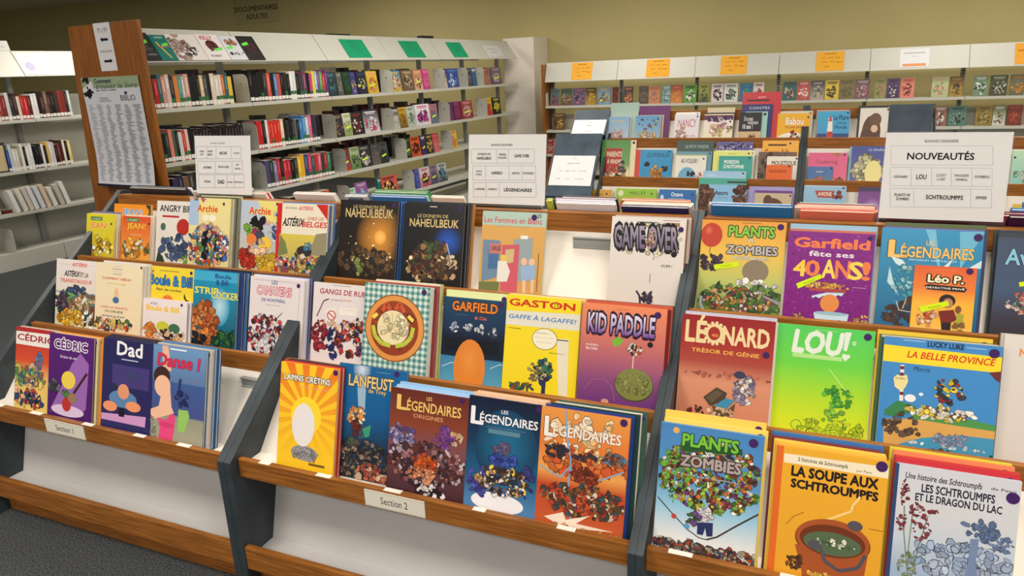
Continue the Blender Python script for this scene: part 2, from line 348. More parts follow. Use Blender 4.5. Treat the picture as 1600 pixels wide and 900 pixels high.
def stack(T, tl, tr, label, art, nick=None, n=1, t=.010, o=None, behind=(), edge=(225, 220, 210), spine=None, dot=None, strip=None, h=None, w=None, shift=(0.0045, .002), seed=0, px=True, btall=0.0, grp='comics on the front displays', br=None):
    """front comic at pixels tl, tr of its printed top edge, with n-1 more albums behind it; o = distance of the stack's back face from the rest plane"""
    R = random.Random(seed or hash_(label)); o = .001 if o is None else o; c, s_ = math.cos(T['th']), math.sin(T['th'])
    yl = V((0, c, -s_)); zl = V((0, s_, c))
    def origin(off, x): return V((x, T['yb']-off/c, T['zl']+.0006))
    of = o+n*t+.0003*(n-1)
    P0 = origin(of, 0)
    # front face plane, slid down to the ledge
    def loc(u, v):
        p = hit(u, v, P0, yl); return p.x, (p-P0).dot(zl)+0
    x0, za = loc(*tl); x1, zb = loc(*tr)
    ofs = o+(n-1)*(t+.0003); O = origin(ofs, 0)      # back-bottom of the front album
    dz = (P0-(O-yl*t)).dot(zl)                        # local z offset of that plane point
    H = h or (za+zb)/2+dz; W = w or x1-x0
    def tolocal(u, v):
        x, z = loc(u, v); return x-x0, z+dz
    for k in range(n-1):                              # from the back to just behind the front one
        off = o+k*(t+.0003); e = behind[k % len(behind)] if behind else R.choice(PAL)
        w2 = W+R.uniform(-.004, .006) + (br or 0)*(n-1-k)/max(n-1, 1); h2 = H+R.uniform(-.006, .004)+btall*(n-1-k)/max(n-1, 1)
        xx = x0 + R.uniform(-.003, .003) + shift[0]*(n-1-k)/max(n-1, 1)
        j = n-1-k
        album(frame(origin(off, xx), XA, YA, T['th']), w2, h2, t, f'{cname(e)} album, {ORD[j]} behind the {nick}', grp, e, tuple(q*.9 for q in e), dot=(w2-.016, h2-.016) if R.random() < .8 else None)
    r = album(frame(O+V((x0, 0, 0)), XA, YA, T['th']), W, H, t, label, grp, edge, spine or edge, art, tolocal, dot, strip)
    return r
def hash_(s): return sum((i+1)*ord(ch) for i, ch in enumerate(s)) % 99991
PAL = [(60, 90, 150), (170, 50, 45), (225, 215, 195), (40, 45, 60), (200, 160, 60), (70, 120, 80), (120, 60, 130), (230, 230, 225), (190, 100, 50), (90, 150, 180)]
NAMES = [('black', (25, 25, 28)), ('dark grey', (75, 75, 78)), ('grey', (140, 140, 140)), ('white', (240, 240, 236)), ('cream', (230, 218, 190)), ('red', (180, 45, 40)), ('dark red', (110, 30, 35)), ('orange', (225, 125, 45)), ('brown', (115, 75, 50)), ('tan', (190, 155, 110)), ('yellow', (235, 205, 60)), ('olive', (125, 120, 60)), ('green', (75, 150, 75)), ('dark green', (40, 75, 55)), ('teal', (45, 135, 135)), ('light blue', (140, 190, 220)), ('blue', (50, 100, 175)), ('navy blue', (35, 45, 90)), ('purple', (105, 55, 130)), ('lilac', (170, 150, 200)), ('pink', (225, 140, 165)), ('magenta', (200, 50, 120)), ('coral', (230, 115, 100))]
def cname(c): return min(NAMES, key=lambda n: sum((a-b)**2 for a, b in zip(n[1], c)))[0]
A_, B_, C_ = FT
# ---- Section 1, top tier
MIX = [(200, 60, 50), (60, 100, 170), (235, 200, 90), (90, 140, 80), (230, 190, 160), (50, 50, 60), (240, 235, 225), (150, 90, 60)]
EARTH = [(150, 95, 55), (95, 60, 45), (190, 140, 90), (60, 45, 40), (210, 180, 140), (120, 110, 90)]
stack(C_, (136, 332.5), (179.5, 335.5), 'small yellow comic with a green and orange title, leftmost on the top row', [('bg', (222, 212, 48), (212, 186, 40)), ('r', (60, 120, 60), 142, 338, 160, 345), ('t', "L'AGENT", (225, 235, 200), 143, 339.5, 159, 344, .01), ('t', 'JEAN!', (235, 120, 40), 141, 347, 168, 360, .04, 0, (250, 230, 150), .06), ('r', (230, 225, 130), 146, 364, 165, 366), ('b', [(250, 230, 90), (200, 140, 40), (120, 80, 40), (240, 240, 220), (190, 170, 40)], 131, 372, 177, 402, 26, 5, 3)], 'small yellow comic', 3, .012, behind=[(120, 120, 150), (215, 205, 190)], dot=(174, 350, .006), edge=(215, 200, 60), shift=(.006, 0))
stack(C_, (179, 317), (236, 319.5), 'orange comic with blue title letters, half hidden behind the small orange-red comic', [('bg', (240, 150, 40), (235, 120, 40)), ('t', 'JEAN!', (50, 140, 200), 192, 326, 222, 338, .03, 0, (240, 240, 240), .05), ('b', [(90, 140, 70), (60, 110, 60)], 228, 318, 240, 336, 10, 4, 4)], 'orange comic', 1, .010, edge=(235, 150, 50), dot=(231, 323, .006), h=.245)
stack(C_, (192, 337), (236, 339.5), 'small orange-red comic with a green and yellow title on the top row', [('bg', (222, 78, 42), (238, 176, 66)), ('r', (60, 120, 60), 198, 340, 217, 347), ('t', "L'AGENT", (230, 240, 210), 199, 341.5, 216, 346, .01), ('t', 'JEAN!', (245, 200, 80), 199, 348, 227, 361, .04, 0, (210, 100, 30), .06), ('r', (245, 200, 150), 204, 366, 222, 368), ('b', [(250, 190, 60), (200, 120, 40), (120, 90, 60), (240, 230, 210), (110, 130, 60)], 187, 372, 235, 404, 30, 6, 5)], 'small orange-red comic', 2, .010, o=.0125, behind=[(220, 210, 195)], dot=(233, 350, .006), edge=(215, 205, 190))
stack(C_, (246, 313), (309, 316), 'white album with ragged black lettering and a red patch on the top row', [('bg', (232, 226, 218), (222, 216, 208)), ('t', 'ANGRY BIRDS', (20, 20, 22), 250.5, 320, 311, 333, .05), ('r', (190, 40, 45), 254, 336, 280, 340.5), ('e', (185, 45, 40), 286, 355, 10, 13), ('e', (70, 110, 90), 255, 354, 4, 6), ('e', (70, 110, 90), 255, 374, 3, 4), ('b', [(70, 90, 130), (60, 75, 110), (90, 110, 150)], 252, 366, 296, 408, 30, 7, 6), ('p', (40, 60, 50), [(243, 410), (247, 392), (254, 400), (258, 412)]), ('b', [(90, 150, 60), (230, 200, 60)], 280, 396, 300, 416, 10, 5, 7)], 'white album with ragged black lettering', 1, .010)
stack(C_, (297, 308), (361, 311), 'comic with a red title over a crowd on a pale yellow sky, top row', [('bg', (238, 224, 150), (220, 205, 160)), ('r', (170, 195, 225), 290, 309, 310, 352), ('t', 'Archie', (215, 60, 35), 309, 320, 340, 332, .05, 0, (250, 225, 120), .05), ('b', [(230, 90, 120), (90, 150, 200), (240, 160, 90)], 298, 308, 324, 314, 9, 3, 8), ('e', (245, 238, 215), 321, 340, 5, 5), ('e', (245, 238, 215), 332, 341, 6, 5), ('b', MIX+[(60, 140, 190), (230, 150, 150)], 292, 352, 356, 420, 130, 6, 9), ('b', [(25, 25, 32)], 318, 362, 325, 408, 12, 5, 10), ('b', [(230, 190, 150)], 300, 348, 350, 372, 14, 4, 12)], 'red-titled crowd comic', 5, .009, o=.0105, behind=[(205, 200, 150), (120, 120, 100), (70, 75, 65), (190, 190, 170)], edge=(200, 190, 120), dot=(350, 319, .007), shift=(.016, 0))
stack(C_, (376, 312), (438, 316), 'comic with a red title and red, green and yellow shapes against pale blue, top row', [('bg', (186, 202, 226), (200, 190, 160)), ('p', (238, 222, 130), [(402, 312), (440, 314), (437, 352), (420, 350)]), ('t', 'Archie', (215, 60, 35), 390, 323, 423, 336, .05, 0, (250, 225, 120), .05), ('t', 'OUI!', (210, 70, 90), 412, 344, 422, 352, .02), ('b', [(28, 26, 30)], 392, 340, 412, 356, 10, 6, 13), ('b', [(120, 170, 60), (140, 190, 70)], 382, 352, 402, 368, 12, 7, 14), ('b', [(180, 50, 110)], 394, 356, 404, 370, 7, 5, 15), ('e', (70, 70, 90), 405, 372, 9, 12), ('e', (235, 130, 60), 393, 374, 8, 9), ('b', [(190, 50, 35), (200, 60, 40)], 372, 388, 398, 424, 20, 9, 16), ('e', (240, 200, 70), 414, 382, 10, 12), ('b', [(225, 180, 50), (235, 195, 70)], 398, 396, 426, 424, 20, 8, 17), ('b', [(240, 200, 165)], 390, 376, 420, 402, 9, 6, 18), ('b', [(60, 90, 150), (235, 235, 235)], 424, 330, 436, 380, 14, 5, 19)], 'red and green comic', 2, .009, behind=[(225, 205, 140)], edge=(210, 205, 200), dot=(433.5, 319, .007))
stack(C_, (434, 317), (517.5, 320.5), 'album with a red spine, cream title block and a red corner', [('bg', (236, 226, 204)), ('u', (205, 40, 34), 0, 0, .10, 1), ('p', (205, 40, 34), [(494, 319), (519, 319), (518, 349), (512, 345)]), ('t', 'UNE AVENTURE', (90, 90, 90), 446, 323, 464, 327), ('t', 'ASTÉRIX', (215, 50, 40), 467, 321, 489, 329, .04, .2), ('t', "ASTÉRIX", (22, 22, 24), 442, 337, 473, 354, .06, .25), ('t', 'CHEZ LES', (205, 55, 60), 480, 339, 506, 345, .02, .15), ('t', 'BELGES', (210, 45, 48), 472.5, 346, 510, 356.5, .05, .15), ('r', (218, 196, 80), 437, 364.5, 516, 440, (170, 160, 110)), ('p', (120, 130, 80), [(438, 366), (446, 378), (450, 396), (434, 400)]), ('p', (150, 140, 110), [(494, 366), (512, 364), (509, 402), (482, 398)]), ('e', (48, 44, 48), 475, 393, 12, 9), ('b', [(90, 150, 190), (70, 120, 160)], 472, 378, 488, 390, 6, 4, 20), ('b', MIX+[(190, 110, 130), (160, 80, 100), (225, 190, 160)], 430, 396, 508, 432, 80, 6, 21)], 'red-spined cream album', 4, .009, o=.0205, behind=[(90, 130, 190), (230, 220, 190), (70, 90, 140)], spine=(200, 38, 32), edge=(215, 210, 205), shift=(.010, 0), w=.222)
# ---- Section 1, middle tier
stack(B_, (89, 404), (158, 409.5), 'white album with a black and red title above a green landscape', [('bg', (234, 224, 222), (220, 210, 180)), ('t', 'ASTÉRIX', (215, 50, 50), 113, 409, 136, 418, .05, .2), ('r', (150, 140, 150), 93, 412, 110, 413.2), ('r', (150, 140, 150), 138, 415, 149, 416.2), ('t', 'ASTÉRIX', (22, 22, 24), 101, 420, 124, 433, .06, .2), ('t', 'ET LA', (30, 30, 32), 126, 426, 138, 434, .03), ('t', 'TRANSITALIQUE', (218, 70, 60), 94, 434, 143, 446, .03, .1), ('r', (140, 180, 205), 80, 452, 158, 464, (180, 190, 170)), ('b', [(50, 90, 130), (70, 70, 100)], 105, 448, 136, 462, 20, 5, 22), ('e', (110, 175, 75), 111, 466, 9, 8), ('b', [(90, 60, 90), (70, 110, 80), (60, 50, 70), (120, 90, 120)], 88, 456, 110, 488, 45, 5, 23), ('b', [(230, 190, 150), (120, 150, 90), (150, 110, 80), (100, 130, 140)], 105, 456, 150, 490, 45, 6, 24), ('b', [(235, 180, 50), (220, 150, 40), (240, 220, 130)], 92, 484, 140, 512, 35, 7, 25), ('b', [(235, 235, 225), (60, 80, 60), (120, 70, 50)], 128, 480, 152, 515, 20, 6, 26)], 'green landscape album', 1, .011)
stack(B_, (151, 410), (223, 416), 'cream album with a tall colourful centred title, second on the middle row', [('bg', (238, 222, 188), (234, 216, 180)), ('t', 'UN TEXTE DE', (60, 120, 180), 177, 415.5, 191, 418), ('t', 'GOSCINNY', (50, 110, 180), 176, 419, 192, 422.5, .02), ('t', 'ILLUSTRÉ', (90, 140, 180), 176, 423.5, 191, 426), ('t', 'UDERZO', (50, 110, 180), 177, 427, 190, 430, .02), ('t', 'COMMENT OBÉLIX', (200, 45, 45), 160, 431, 205, 440, .03), ('t', 'EST TOMBÉ', (225, 190, 70), 168, 440.5, 197, 446.5, .03), ('e', (235, 190, 140), 182, 458, 3.5, 8), ('e', (70, 110, 160), 181, 469, 5, 5), ('t', 'DANS LA MARMITE', (205, 110, 120), 158, 476.5, 199, 485, .02), ('t', 'DU DRUIDE', (50, 90, 60), 164.5, 483.5, 192, 490.5, .03), ('t', 'QUAND IL ÉTAIT', (45, 90, 130), 159, 490, 195, 498.5, .03), ('t', 'PETIT', (215, 140, 140), 169, 498.5, 183, 505.5, .02), ('b', [(80, 130, 70), (200, 60, 50), (235, 200, 90), (235, 200, 170), (60, 60, 70)], 146, 494, 206, 520, 45, 5, 27)], 'cream album with the centred title', 3, .010, o=.0115, behind=[(220, 215, 205), (200, 195, 185)], dot=(225, 419, .006), edge=(225, 215, 195), shift=(.014, -.002))
stack(B_, (231, 415), (304, 420.5), 'yellow album with a fat blue title on the middle row', [('bg', (240, 214, 56), (240, 206, 50)), ('t', '36', (40, 60, 90), 235, 420, 241, 426, .03), ('r', (150, 130, 60), 250, 423, 280, 424.5), ('t', 'Boule & Bill', (40, 130, 205), 235, 428, 300, 450, .05, 0, (25, 45, 80), .05), ('t', 'Flair de cocker', (30, 30, 32), 244, 449, 284, 457, .03, .15), ('e', (225, 120, 50), 262, 468, 8, 7), ('p', (40, 40, 40), [(288, 458), (291, 468), (296, 471), (291, 472), (287, 466)])], 'yellow album', 1, .010, dot=(299, 427, .008))
stack(B_, (211, 464), (293, 473), 'smaller white album with a purple spine in front of the yellow album', [('bg', (236, 226, 226), (226, 216, 214)), ('u', (120, 50, 140), 0, 0, .11, 1), ('t', "P'TIT", (100, 45, 130), 236, 472, 246, 477, .03), ('t', 'Boule & Bill', (240, 190, 70), 229, 475.5, 279, 489.5, .05, 0, (250, 225, 160), .05), ('r', (190, 180, 180), 250, 492, 258, 493), ('b', [(225, 130, 50), (240, 150, 70)], 224, 505, 242, 528, 14, 6, 30), ('e', (200, 200, 60), 254, 510, 10, 8), ('e', (60, 110, 80), 272, 514, 9, 8), ('b', [(50, 40, 40), (235, 190, 150), (230, 220, 215)], 240, 514, 284, 534, 24, 5, 31)], 'small purple-spined album', 2, .010, o=.0125, behind=[(225, 215, 215)], spine=(118, 48, 138), dot=(284, 477, .007), edge=(215, 205, 210))
stack(B_, (304, 421), (372, 426.5), 'blue-green album with a yellow slanted title and an orange shape on the middle row', [('bg', (30, 150, 190), (25, 70, 80)), ('r', (60, 170, 210), 296, 421, 380, 444, (70, 170, 205)), ('e', (190, 225, 240), 343, 480, 16, 30, 24, 0, (40, 150, 190)), ('t', 'Boule', (35, 60, 140), 337, 428, 361, 437, .05), ('t', '& Bill', (35, 60, 140), 338, 437, 356, 447, .05), ('t', 'STRIP', (240, 225, 90), 305, 447, 341, 461, .05, 0, (60, 120, 140), .03), ('t', 'COCKER', (240, 225, 90), 331, 455, 372, 470, .05, 0, (60, 120, 140), .03), ('b', [(205, 110, 50), (225, 140, 70), (170, 80, 40)], 298, 472, 338, 540, 60, 8, 32), ('b', [(40, 90, 50), (60, 120, 60), (30, 60, 45)], 330, 518, 372, 545, 30, 6, 33), ('b', [(20, 40, 50)], 298, 518, 320, 545, 12, 7, 34)], 'blue-green album', 4, .010, behind=[(40, 45, 60), (60, 110, 170), (40, 60, 110)], edge=(50, 110, 150), shift=(.036, -.001))
stack(B_, (392, 431), (476, 438), 'white album with a red outlined title over a red and white pile', [('bg', (228, 218, 220), (226, 216, 212)), ('l', (190, 180, 185), .8, [(397, 436), (469, 443), (462, 550)]), ('t', 'LES', (100, 110, 150), 425, 438, 434, 445, .05), ('t', 'CANAYENS', (225, 215, 220), 402, 446, 455, 464, .03, .05, (205, 50, 70), .09), ('t', 'DE MONTRÉAL', (90, 105, 160), 409, 464, 446, 474, .05), ('t', 'TOUT AVANT !', (60, 60, 70), 415, 475, 439, 479, .01, .1), ('b', [(170, 40, 60), (150, 35, 50), (235, 230, 230), (60, 60, 110), (190, 60, 70), (230, 200, 170), (50, 45, 50), (225, 225, 230)], 388, 488, 447, 560, 140, 5.5, 35), ('l', (70, 60, 60), 1, [(404, 489), (416, 496)]), ('l', (70, 60, 60), 1, [(441, 489), (432, 498)])], 'white and red album', 3, .010, behind=[(70, 70, 130), (210, 210, 225)], dot=(466.5, 447, .009), edge=(220, 214, 216), shift=(.008, -.001))
# ---- Section 1, lower tier
stack(A_, (26, 510), (86, 519), 'red album with a white title band, leftmost of the lower row', [('g', [(0, (175, 35, 45)), (.4, (215, 80, 45)), (.62, (235, 190, 110)), (1, (225, 200, 110))]), ('p', (238, 232, 226), [(22, 516), (86, 524), (86, 546), (22, 536)]), ('t', 'CÉDRIC', (165, 30, 45), 28, 518, 84, 539, .05, .05), ('t', 'ON SE CALME !', (240, 190, 160), 42, 544, 64, 548), ('b', [(110, 130, 170), (90, 110, 150)], 55, 553, 66, 580, 12, 5, 36), ('b', [(230, 200, 100), (110, 160, 90), (70, 100, 150), (150, 110, 90), (200, 170, 140)], 18, 570, 72, 610, 50, 6, 37), ('b', [(40, 70, 120), (30, 30, 40), (230, 180, 140), (235, 215, 130), (190, 70, 60)], 14, 605, 68, 640, 50, 6, 38)], 'red album with the white title band', 2, .0095, o=0.0, behind=[(200, 195, 190), (190, 60, 50), (210, 200, 190)], edge=(190, 60, 50), shift=(.006, .004))
stack(A_, (78, 519), (147, 530), 'purple album with a pale spotlight and a red guitar on the lower row', [('bg', (84, 26, 112), (74, 22, 100)), ('p', (150, 100, 175), [(113, 568), (126, 552), (139, 570), (134, 640), (128, 646), (100, 648), (80, 636)]), ('e', (215, 195, 225), 105, 642, 26, 9), ('t', 'CÉDRIC', (84, 26, 112), 86, 526, 136, 551, .05, 0, (240, 235, 240), .10), ('t', 'Graine de star', (225, 215, 230), 94, 554, 121, 563, .02, .1), ('e', (235, 205, 80), 107, 594, 11, 14), ('b', [(80, 130, 60), (60, 110, 60)], 98, 609, 108, 624, 7, 6, 39), ('l', (60, 25, 30), 3, [(113, 618), (136, 584)]), ('e', (185, 50, 45), 104, 632, 7, 11), ('e', (150, 120, 90), 113, 622, 7, 8), ('b', [(60, 60, 70), (110, 110, 115)], 70, 590, 92, 612, 12, 6, 40)], 'purple guitar album', 3, .0093, o=.0197, behind=[(225, 140, 60), (215, 200, 140), (200, 80, 50)], edge=(90, 40, 120), dot=None, shift=(.016, .004))
stack(A_, (163, 527), (241, 538), 'dark blue album with a white handwritten title on the lower row', [('bg', (34, 34, 84), (44, 38, 96)), ('r', (66, 56, 120), 176, 568, 232, 612, (70, 56, 120)), ('t', 'Dad', (240, 238, 240), 184, 533, 222, 560, .05), ('r', (190, 190, 220), 190, 562, 216, 564.5), ('e', (60, 62, 110), 208, 588, 8, 8), ('e', (40, 40, 80), 178, 604, 5, 6), ('p', (205, 150, 200), [(158, 644), (228, 652), (226, 672), (156, 664)]), ('e', (90, 130, 175), 192, 624, 22, 14), ('e', (236, 150, 105), 172, 634, 11, 8), ('e', (236, 150, 105), 208, 636, 12, 8), ('e', (225, 150, 110), 193, 612, 9, 12), ('r', (24, 22, 34), 186, 636, 194, 652), ('r', (44, 42, 96), 150, 652, 232, 690)], 'dark blue album with the handwritten title', 4, .011, o=.0, behind=[(30, 32, 60), (60, 50, 60), (40, 40, 70)], edge=(40, 44, 92), spine=(30, 32, 70), shift=(-.010, .004))
stack(A_, (240, 537), (323, 550), 'blue album with a pink script title and a pink dress, right of the lower row', [('g', [(0, (110, 150, 195)), (.35, (90, 120, 165)), (.36, (60, 90, 150)), (.68, (70, 80, 140)), (.7, (150, 150, 130)), (1, (170, 165, 140))]), ('p', (238, 180, 150), [(254, 537), (263, 540), (268, 580), (255, 578)]), ('e', (60, 36, 36), 253, 588, 13, 16), ('e', (240, 188, 158), 254, 603, 12.5, 17), ('p', (240, 188, 158), [(252, 615), (266, 606), (268, 636), (272, 646), (240, 655), (232, 640), (248, 634)]), ('p', (228, 74, 130), [(246, 652), (258, 656), (268, 646), (274, 650), (272, 672), (268, 694), (246, 690), (250, 668)]), ('e', (215, 60, 115), 260, 664, 12, 4), ('b', [(190, 190, 170), (130, 130, 115), (160, 160, 140)], 230, 650, 244, 688, 20, 4, 41), ('p', (150, 195, 100), [(279, 640), (294, 642), (296, 652), (288, 676), (277, 674)]), ('l', (40, 50, 110), 4, [(282, 592), (279, 620), (290, 630)]), ('b', [(35, 45, 100), (60, 70, 130)], 274, 608, 294, 634, 9, 6, 42), ('t', 'Danse !', (216, 44, 84), 247, 551, 311, 580, .05, .12, (110, 20, 60), .03), ('r', (235, 235, 245), 266, 546, 292, 547.5), ('t', "J'ai aussi", (215, 120, 150), 288, 594, 312, 600)], 'blue album with the pink script', 4, .011, o=.0, behind=[(40, 90, 140), (60, 120, 180), (190, 180, 170)], edge=(60, 110, 160), dot=None, shift=(.018, .004))
# ---- Section 2, top tier
NAH = lambda x0, y0, x1, y1, xs0, ys0, xs1, ys1: [('t', 'LE DONJON DE', (205, 180, 120), xs0, ys0, xs1, ys1, .02), ('t', 'NAHEULBEUK', (214, 190, 132), x0, y0, x1, y1, .03, 0, (70, 50, 25), .04)]
stack(C_, (533, 311), (623, 315.5), 'black album with gold lettering and an orange glow, left of the middle unit top row', [('bg', (22, 19, 22), (42, 28, 16)), ('e', (235, 160, 60), 594, 371, 40, 48, 28, 0, (30, 24, 20)), ('e', (255, 205, 110), 594, 371, 9, 11, 20, 0, (240, 165, 70))]+NAH(541, 325, 614, 342, 553, 320, 602, 328)+[('b', [(60, 46, 36), (90, 66, 44), (40, 40, 44), (110, 84, 54)], 528, 384, 622, 434, 55, 7, 50), ('b', [(250, 235, 200), (220, 200, 160)], 538, 344, 616, 420, 16, 1.8, 51), ('b', [(110, 130, 60), (140, 150, 80)], 544, 400, 566, 434, 8, 6, 52)], 'black album with the orange glow', 3, .011, behind=[(50, 110, 190), (40, 90, 160)], edge=(24, 22, 26), dot=(616, 321, .010), shift=(.014, 0))
stack(C_, (632, 317), (727, 320), 'black album with silver-gold lettering and a huddled group, beside the orange-glow one', [('bg', (14, 14, 18), (20, 16, 16)), ('r', (200, 190, 170), 672, 322, 683, 324), ('e', (30, 90, 200), 700, 378, 24, 26, 24, 0, (14, 16, 24))]+NAH(641, 341, 716, 357, 653, 334, 700, 343)+[('r', (200, 190, 160), 662, 356, 690, 357.5), ('b', [(215, 190, 150), (180, 150, 110), (230, 210, 170)], 637, 384, 712, 446, 40, 8, 53), ('b', [(110, 50, 40), (60, 60, 40), (90, 70, 40), (70, 45, 35), (150, 110, 70), (60, 40, 50)], 642, 376, 706, 446, 90, 7, 54), ('b', [(80, 90, 55), (60, 75, 45)], 664, 372, 682, 402, 14, 7, 55), ('l', (170, 200, 240), 1.2, [(698, 380), (706, 412)]), ('l', (220, 210, 200), 1.2, [(702, 420), (714, 410)])], 'black album with the huddled group', 4, .011, behind=[(190, 130, 60), (40, 50, 80), (30, 30, 40)], edge=(20, 20, 26), dot=(718.5, 326, .010), shift=(.014, 0))
stack(C_, (755, 329), (854, 333), 'pale green headed album with a pink door scene on the middle unit top row', [('bg', (178, 204, 190)), ('r', (222, 168, 88), 740, 350, 860, 480, (205, 160, 90)), ('t', 'Les Femmes en Blanc', (205, 60, 82), 757.5, 338, 847, 351, .02), ('t', 'LEÇONS PROVISOIRES', (130, 170, 160), 775, 352, 828, 357, .01), ('t', '25', (30, 40, 50), 840, 335, 846, 341, .03), ('p', (110, 140, 165), [(755, 374), (782, 376), (780, 432), (752, 440)]), ('p', (70, 110, 160), [(764, 390), (779, 392), (777, 420), (762, 420)]), ('p', (205, 120, 115), [(766, 380), (784, 381), (783, 396), (765, 396)]), ('t', 'URGE', (40, 40, 45), 768, 384, 782, 392, .04), ('p', (150, 165, 170), [(803, 374), (833, 372), (829, 440), (800, 440)]), ('p', (205, 90, 105), [(785, 383), (812, 382), (807, 458), (781, 454)]), ('p', (205, 185, 130), [(790, 390), (804, 389), (802, 410), (789, 412)]), ('p', (110, 120, 70), [(748, 440), (780, 440), (778, 458), (748, 456)]), ('p', (232, 228, 220), [(778, 408), (790, 406), (797, 424), (792, 440), (776, 440)]), ('e', (235, 195, 90), 787, 403, 5, 5), ('e', (235, 190, 160), 819, 409, 5, 6), ('e', (235, 190, 160), 831, 410, 5, 6), ('p', (150, 180, 215), [(814, 416), (838, 414), (836, 436), (814, 438)]), ('p', (235, 190, 160), [(816, 438), (822, 438), (821, 458), (816, 458)]), ('p', (235, 190, 160), [(829, 437), (835, 437), (833, 458), (829, 458)]), ('r', (240, 240, 238), 814, 368, 825, 374), ('l', (90, 80, 60), 1, [(842, 396), (838, 456)])], None, 1, .011, edge=(200, 205, 190), dot=(835, 340, .012))
stack(C_, (957, 337), (1073, 342.5), 'white album with a big black splashed title, right end of the middle unit top row', [('bg', (232, 226, 220), (222, 214, 206)), ('b', [(226, 212, 180), (220, 204, 170)], 960, 346, 1068, 402, 30, 9, 60), ('r', (100, 95, 95), 997, 346, 1027, 349), ('r', (150, 90, 60), 1036, 344, 1063, 346), ('r', (160, 120, 80), 1042, 348, 1062, 355), ('t', 'GAME OVER', (168, 158, 178), 963, 352, 1059, 391, .06, -.08, (20, 17, 22), .16, 0, (110, 96, 122)), ('b', [(200, 150, 140), (160, 80, 90), (230, 200, 170)], 1012, 358, 1022, 392, 14, 4, 61), ('e', (25, 22, 25), 1053, 398, 4.5, 4.5), ('t', 'OUPS !', (50, 48, 52), 1033, 413.5, 1050, 418.5, .03), ('e', (30, 28, 30), 1021, 397, 1, 1), ('e', (30, 28, 30), 1021, 405, 1, 1), ('l', (60, 55, 60), .8, [(1016, 428), (1015, 442)]), ('b', [(70, 55, 85), (50, 40, 60), (110, 95, 120)], 1002, 456, 1020, 476, 18, 5, 62), ('l', (60, 48, 74), 3, [(1000, 474), (999, 462), (994, 454)])], 'white splashed-title album', 4, .010, behind=[(120, 60, 50), (200, 190, 180), (150, 80, 60)], edge=(215, 208, 200), dot=(1064, 359, .010), shift=(.010, 0))
# ---- Section 2, middle tier
stack(B_, (491, 441), (577, 447), 'white album with a dark red slanted title and a marching crowd', [('bg', (230, 220, 220), (224, 212, 212)), ('r', (90, 80, 90), 520, 446, 548, 448), ('t', 'GANGS DE RUE', (170, 36, 60), 500, 450, 571, 465, .04, .12), ('t', 'LA MARCHE', (60, 50, 60), 517, 467, 535, 471, .01), ('t', 'ORANGE', (225, 110, 70), 536, 468, 549, 472, .01), ('l', (120, 40, 50), 1.6, [(495, 494), (506, 470), (514, 467)]), ('p', (236, 228, 222), [(509, 483), (524, 480), (526, 504), (511, 506)]), ('e', (200, 50, 60), 518, 493, 7, 8), ('e', (236, 228, 222), 518, 493, 5.4, 6.4), ('l', (200, 50, 60), 1.6, [(514, 489), (522, 497)]), ('p', (240, 232, 220), [(531, 480), (558, 483), (556, 494), (530, 492)]), ('r', (60, 50, 60), 534, 484, 554, 486), ('b', [(40, 45, 100), (50, 60, 130)], 508, 504, 534, 560, 26, 6, 63), ('b', [(150, 35, 50), (170, 50, 60), (110, 30, 40)], 488, 496, 510, 556, 30, 6, 64), ('b', [(130, 50, 45), (200, 60, 60), (70, 60, 120), (235, 190, 160), (60, 40, 40)], 526, 494, 572, 562, 60, 6, 65), ('b', [(236, 196, 168)], 495, 500, 566, 522, 9, 5, 66)], 'white marching album', 1, .010)
stack(B_, (571, 442), (673, 448.5), 'album with a round pizza on a green and white checked cloth', [('bg', (222, 232, 224)), ('chk', (70, 130, 130), (150, 186, 178), 25), ('e', (140, 84, 40), 616, 513, 47.5, 53, 40), ('e', (226, 150, 76), 616, 513, 46, 51, 40), ('e', (150, 62, 36), 616, 513, 38, 43, 40), ('b', [(170, 76, 44), (130, 50, 30), (160, 66, 40)], 582, 476, 650, 552, 60, 6, 67), ('e', (238, 222, 176), 614, 512, 25, 27, 30), ('b', [(244, 230, 190), (230, 210, 160)], 594, 492, 636, 534, 24, 8, 68), ('l', (190, 200, 70), 6, [(583, 508), (586, 524), (596, 536), (610, 540)]), ('l', (190, 200, 70), 6, [(646, 512), (642, 528), (632, 538), (618, 541)]), ('l', (205, 90, 50), 6, [(598, 486), (604, 474), (610, 484)]), ('l', (205, 90, 50), 6, [(618, 484), (625, 474), (632, 488)]), ('l', (240, 220, 90), 5, [(583, 496), (590, 490)]), ('l', (240, 220, 90), 5, [(638, 494), (646, 502)]), ('l', (200, 170, 120), .8, [(613, 488), (614, 514), (640, 527)])], 'checked pizza album', 5, .011, o=.0105, behind=[(200, 205, 110), (225, 215, 190), (150, 60, 60), (220, 225, 215)], edge=(215, 222, 214), dot=(663, 457, .011), shift=(.020, -.002))
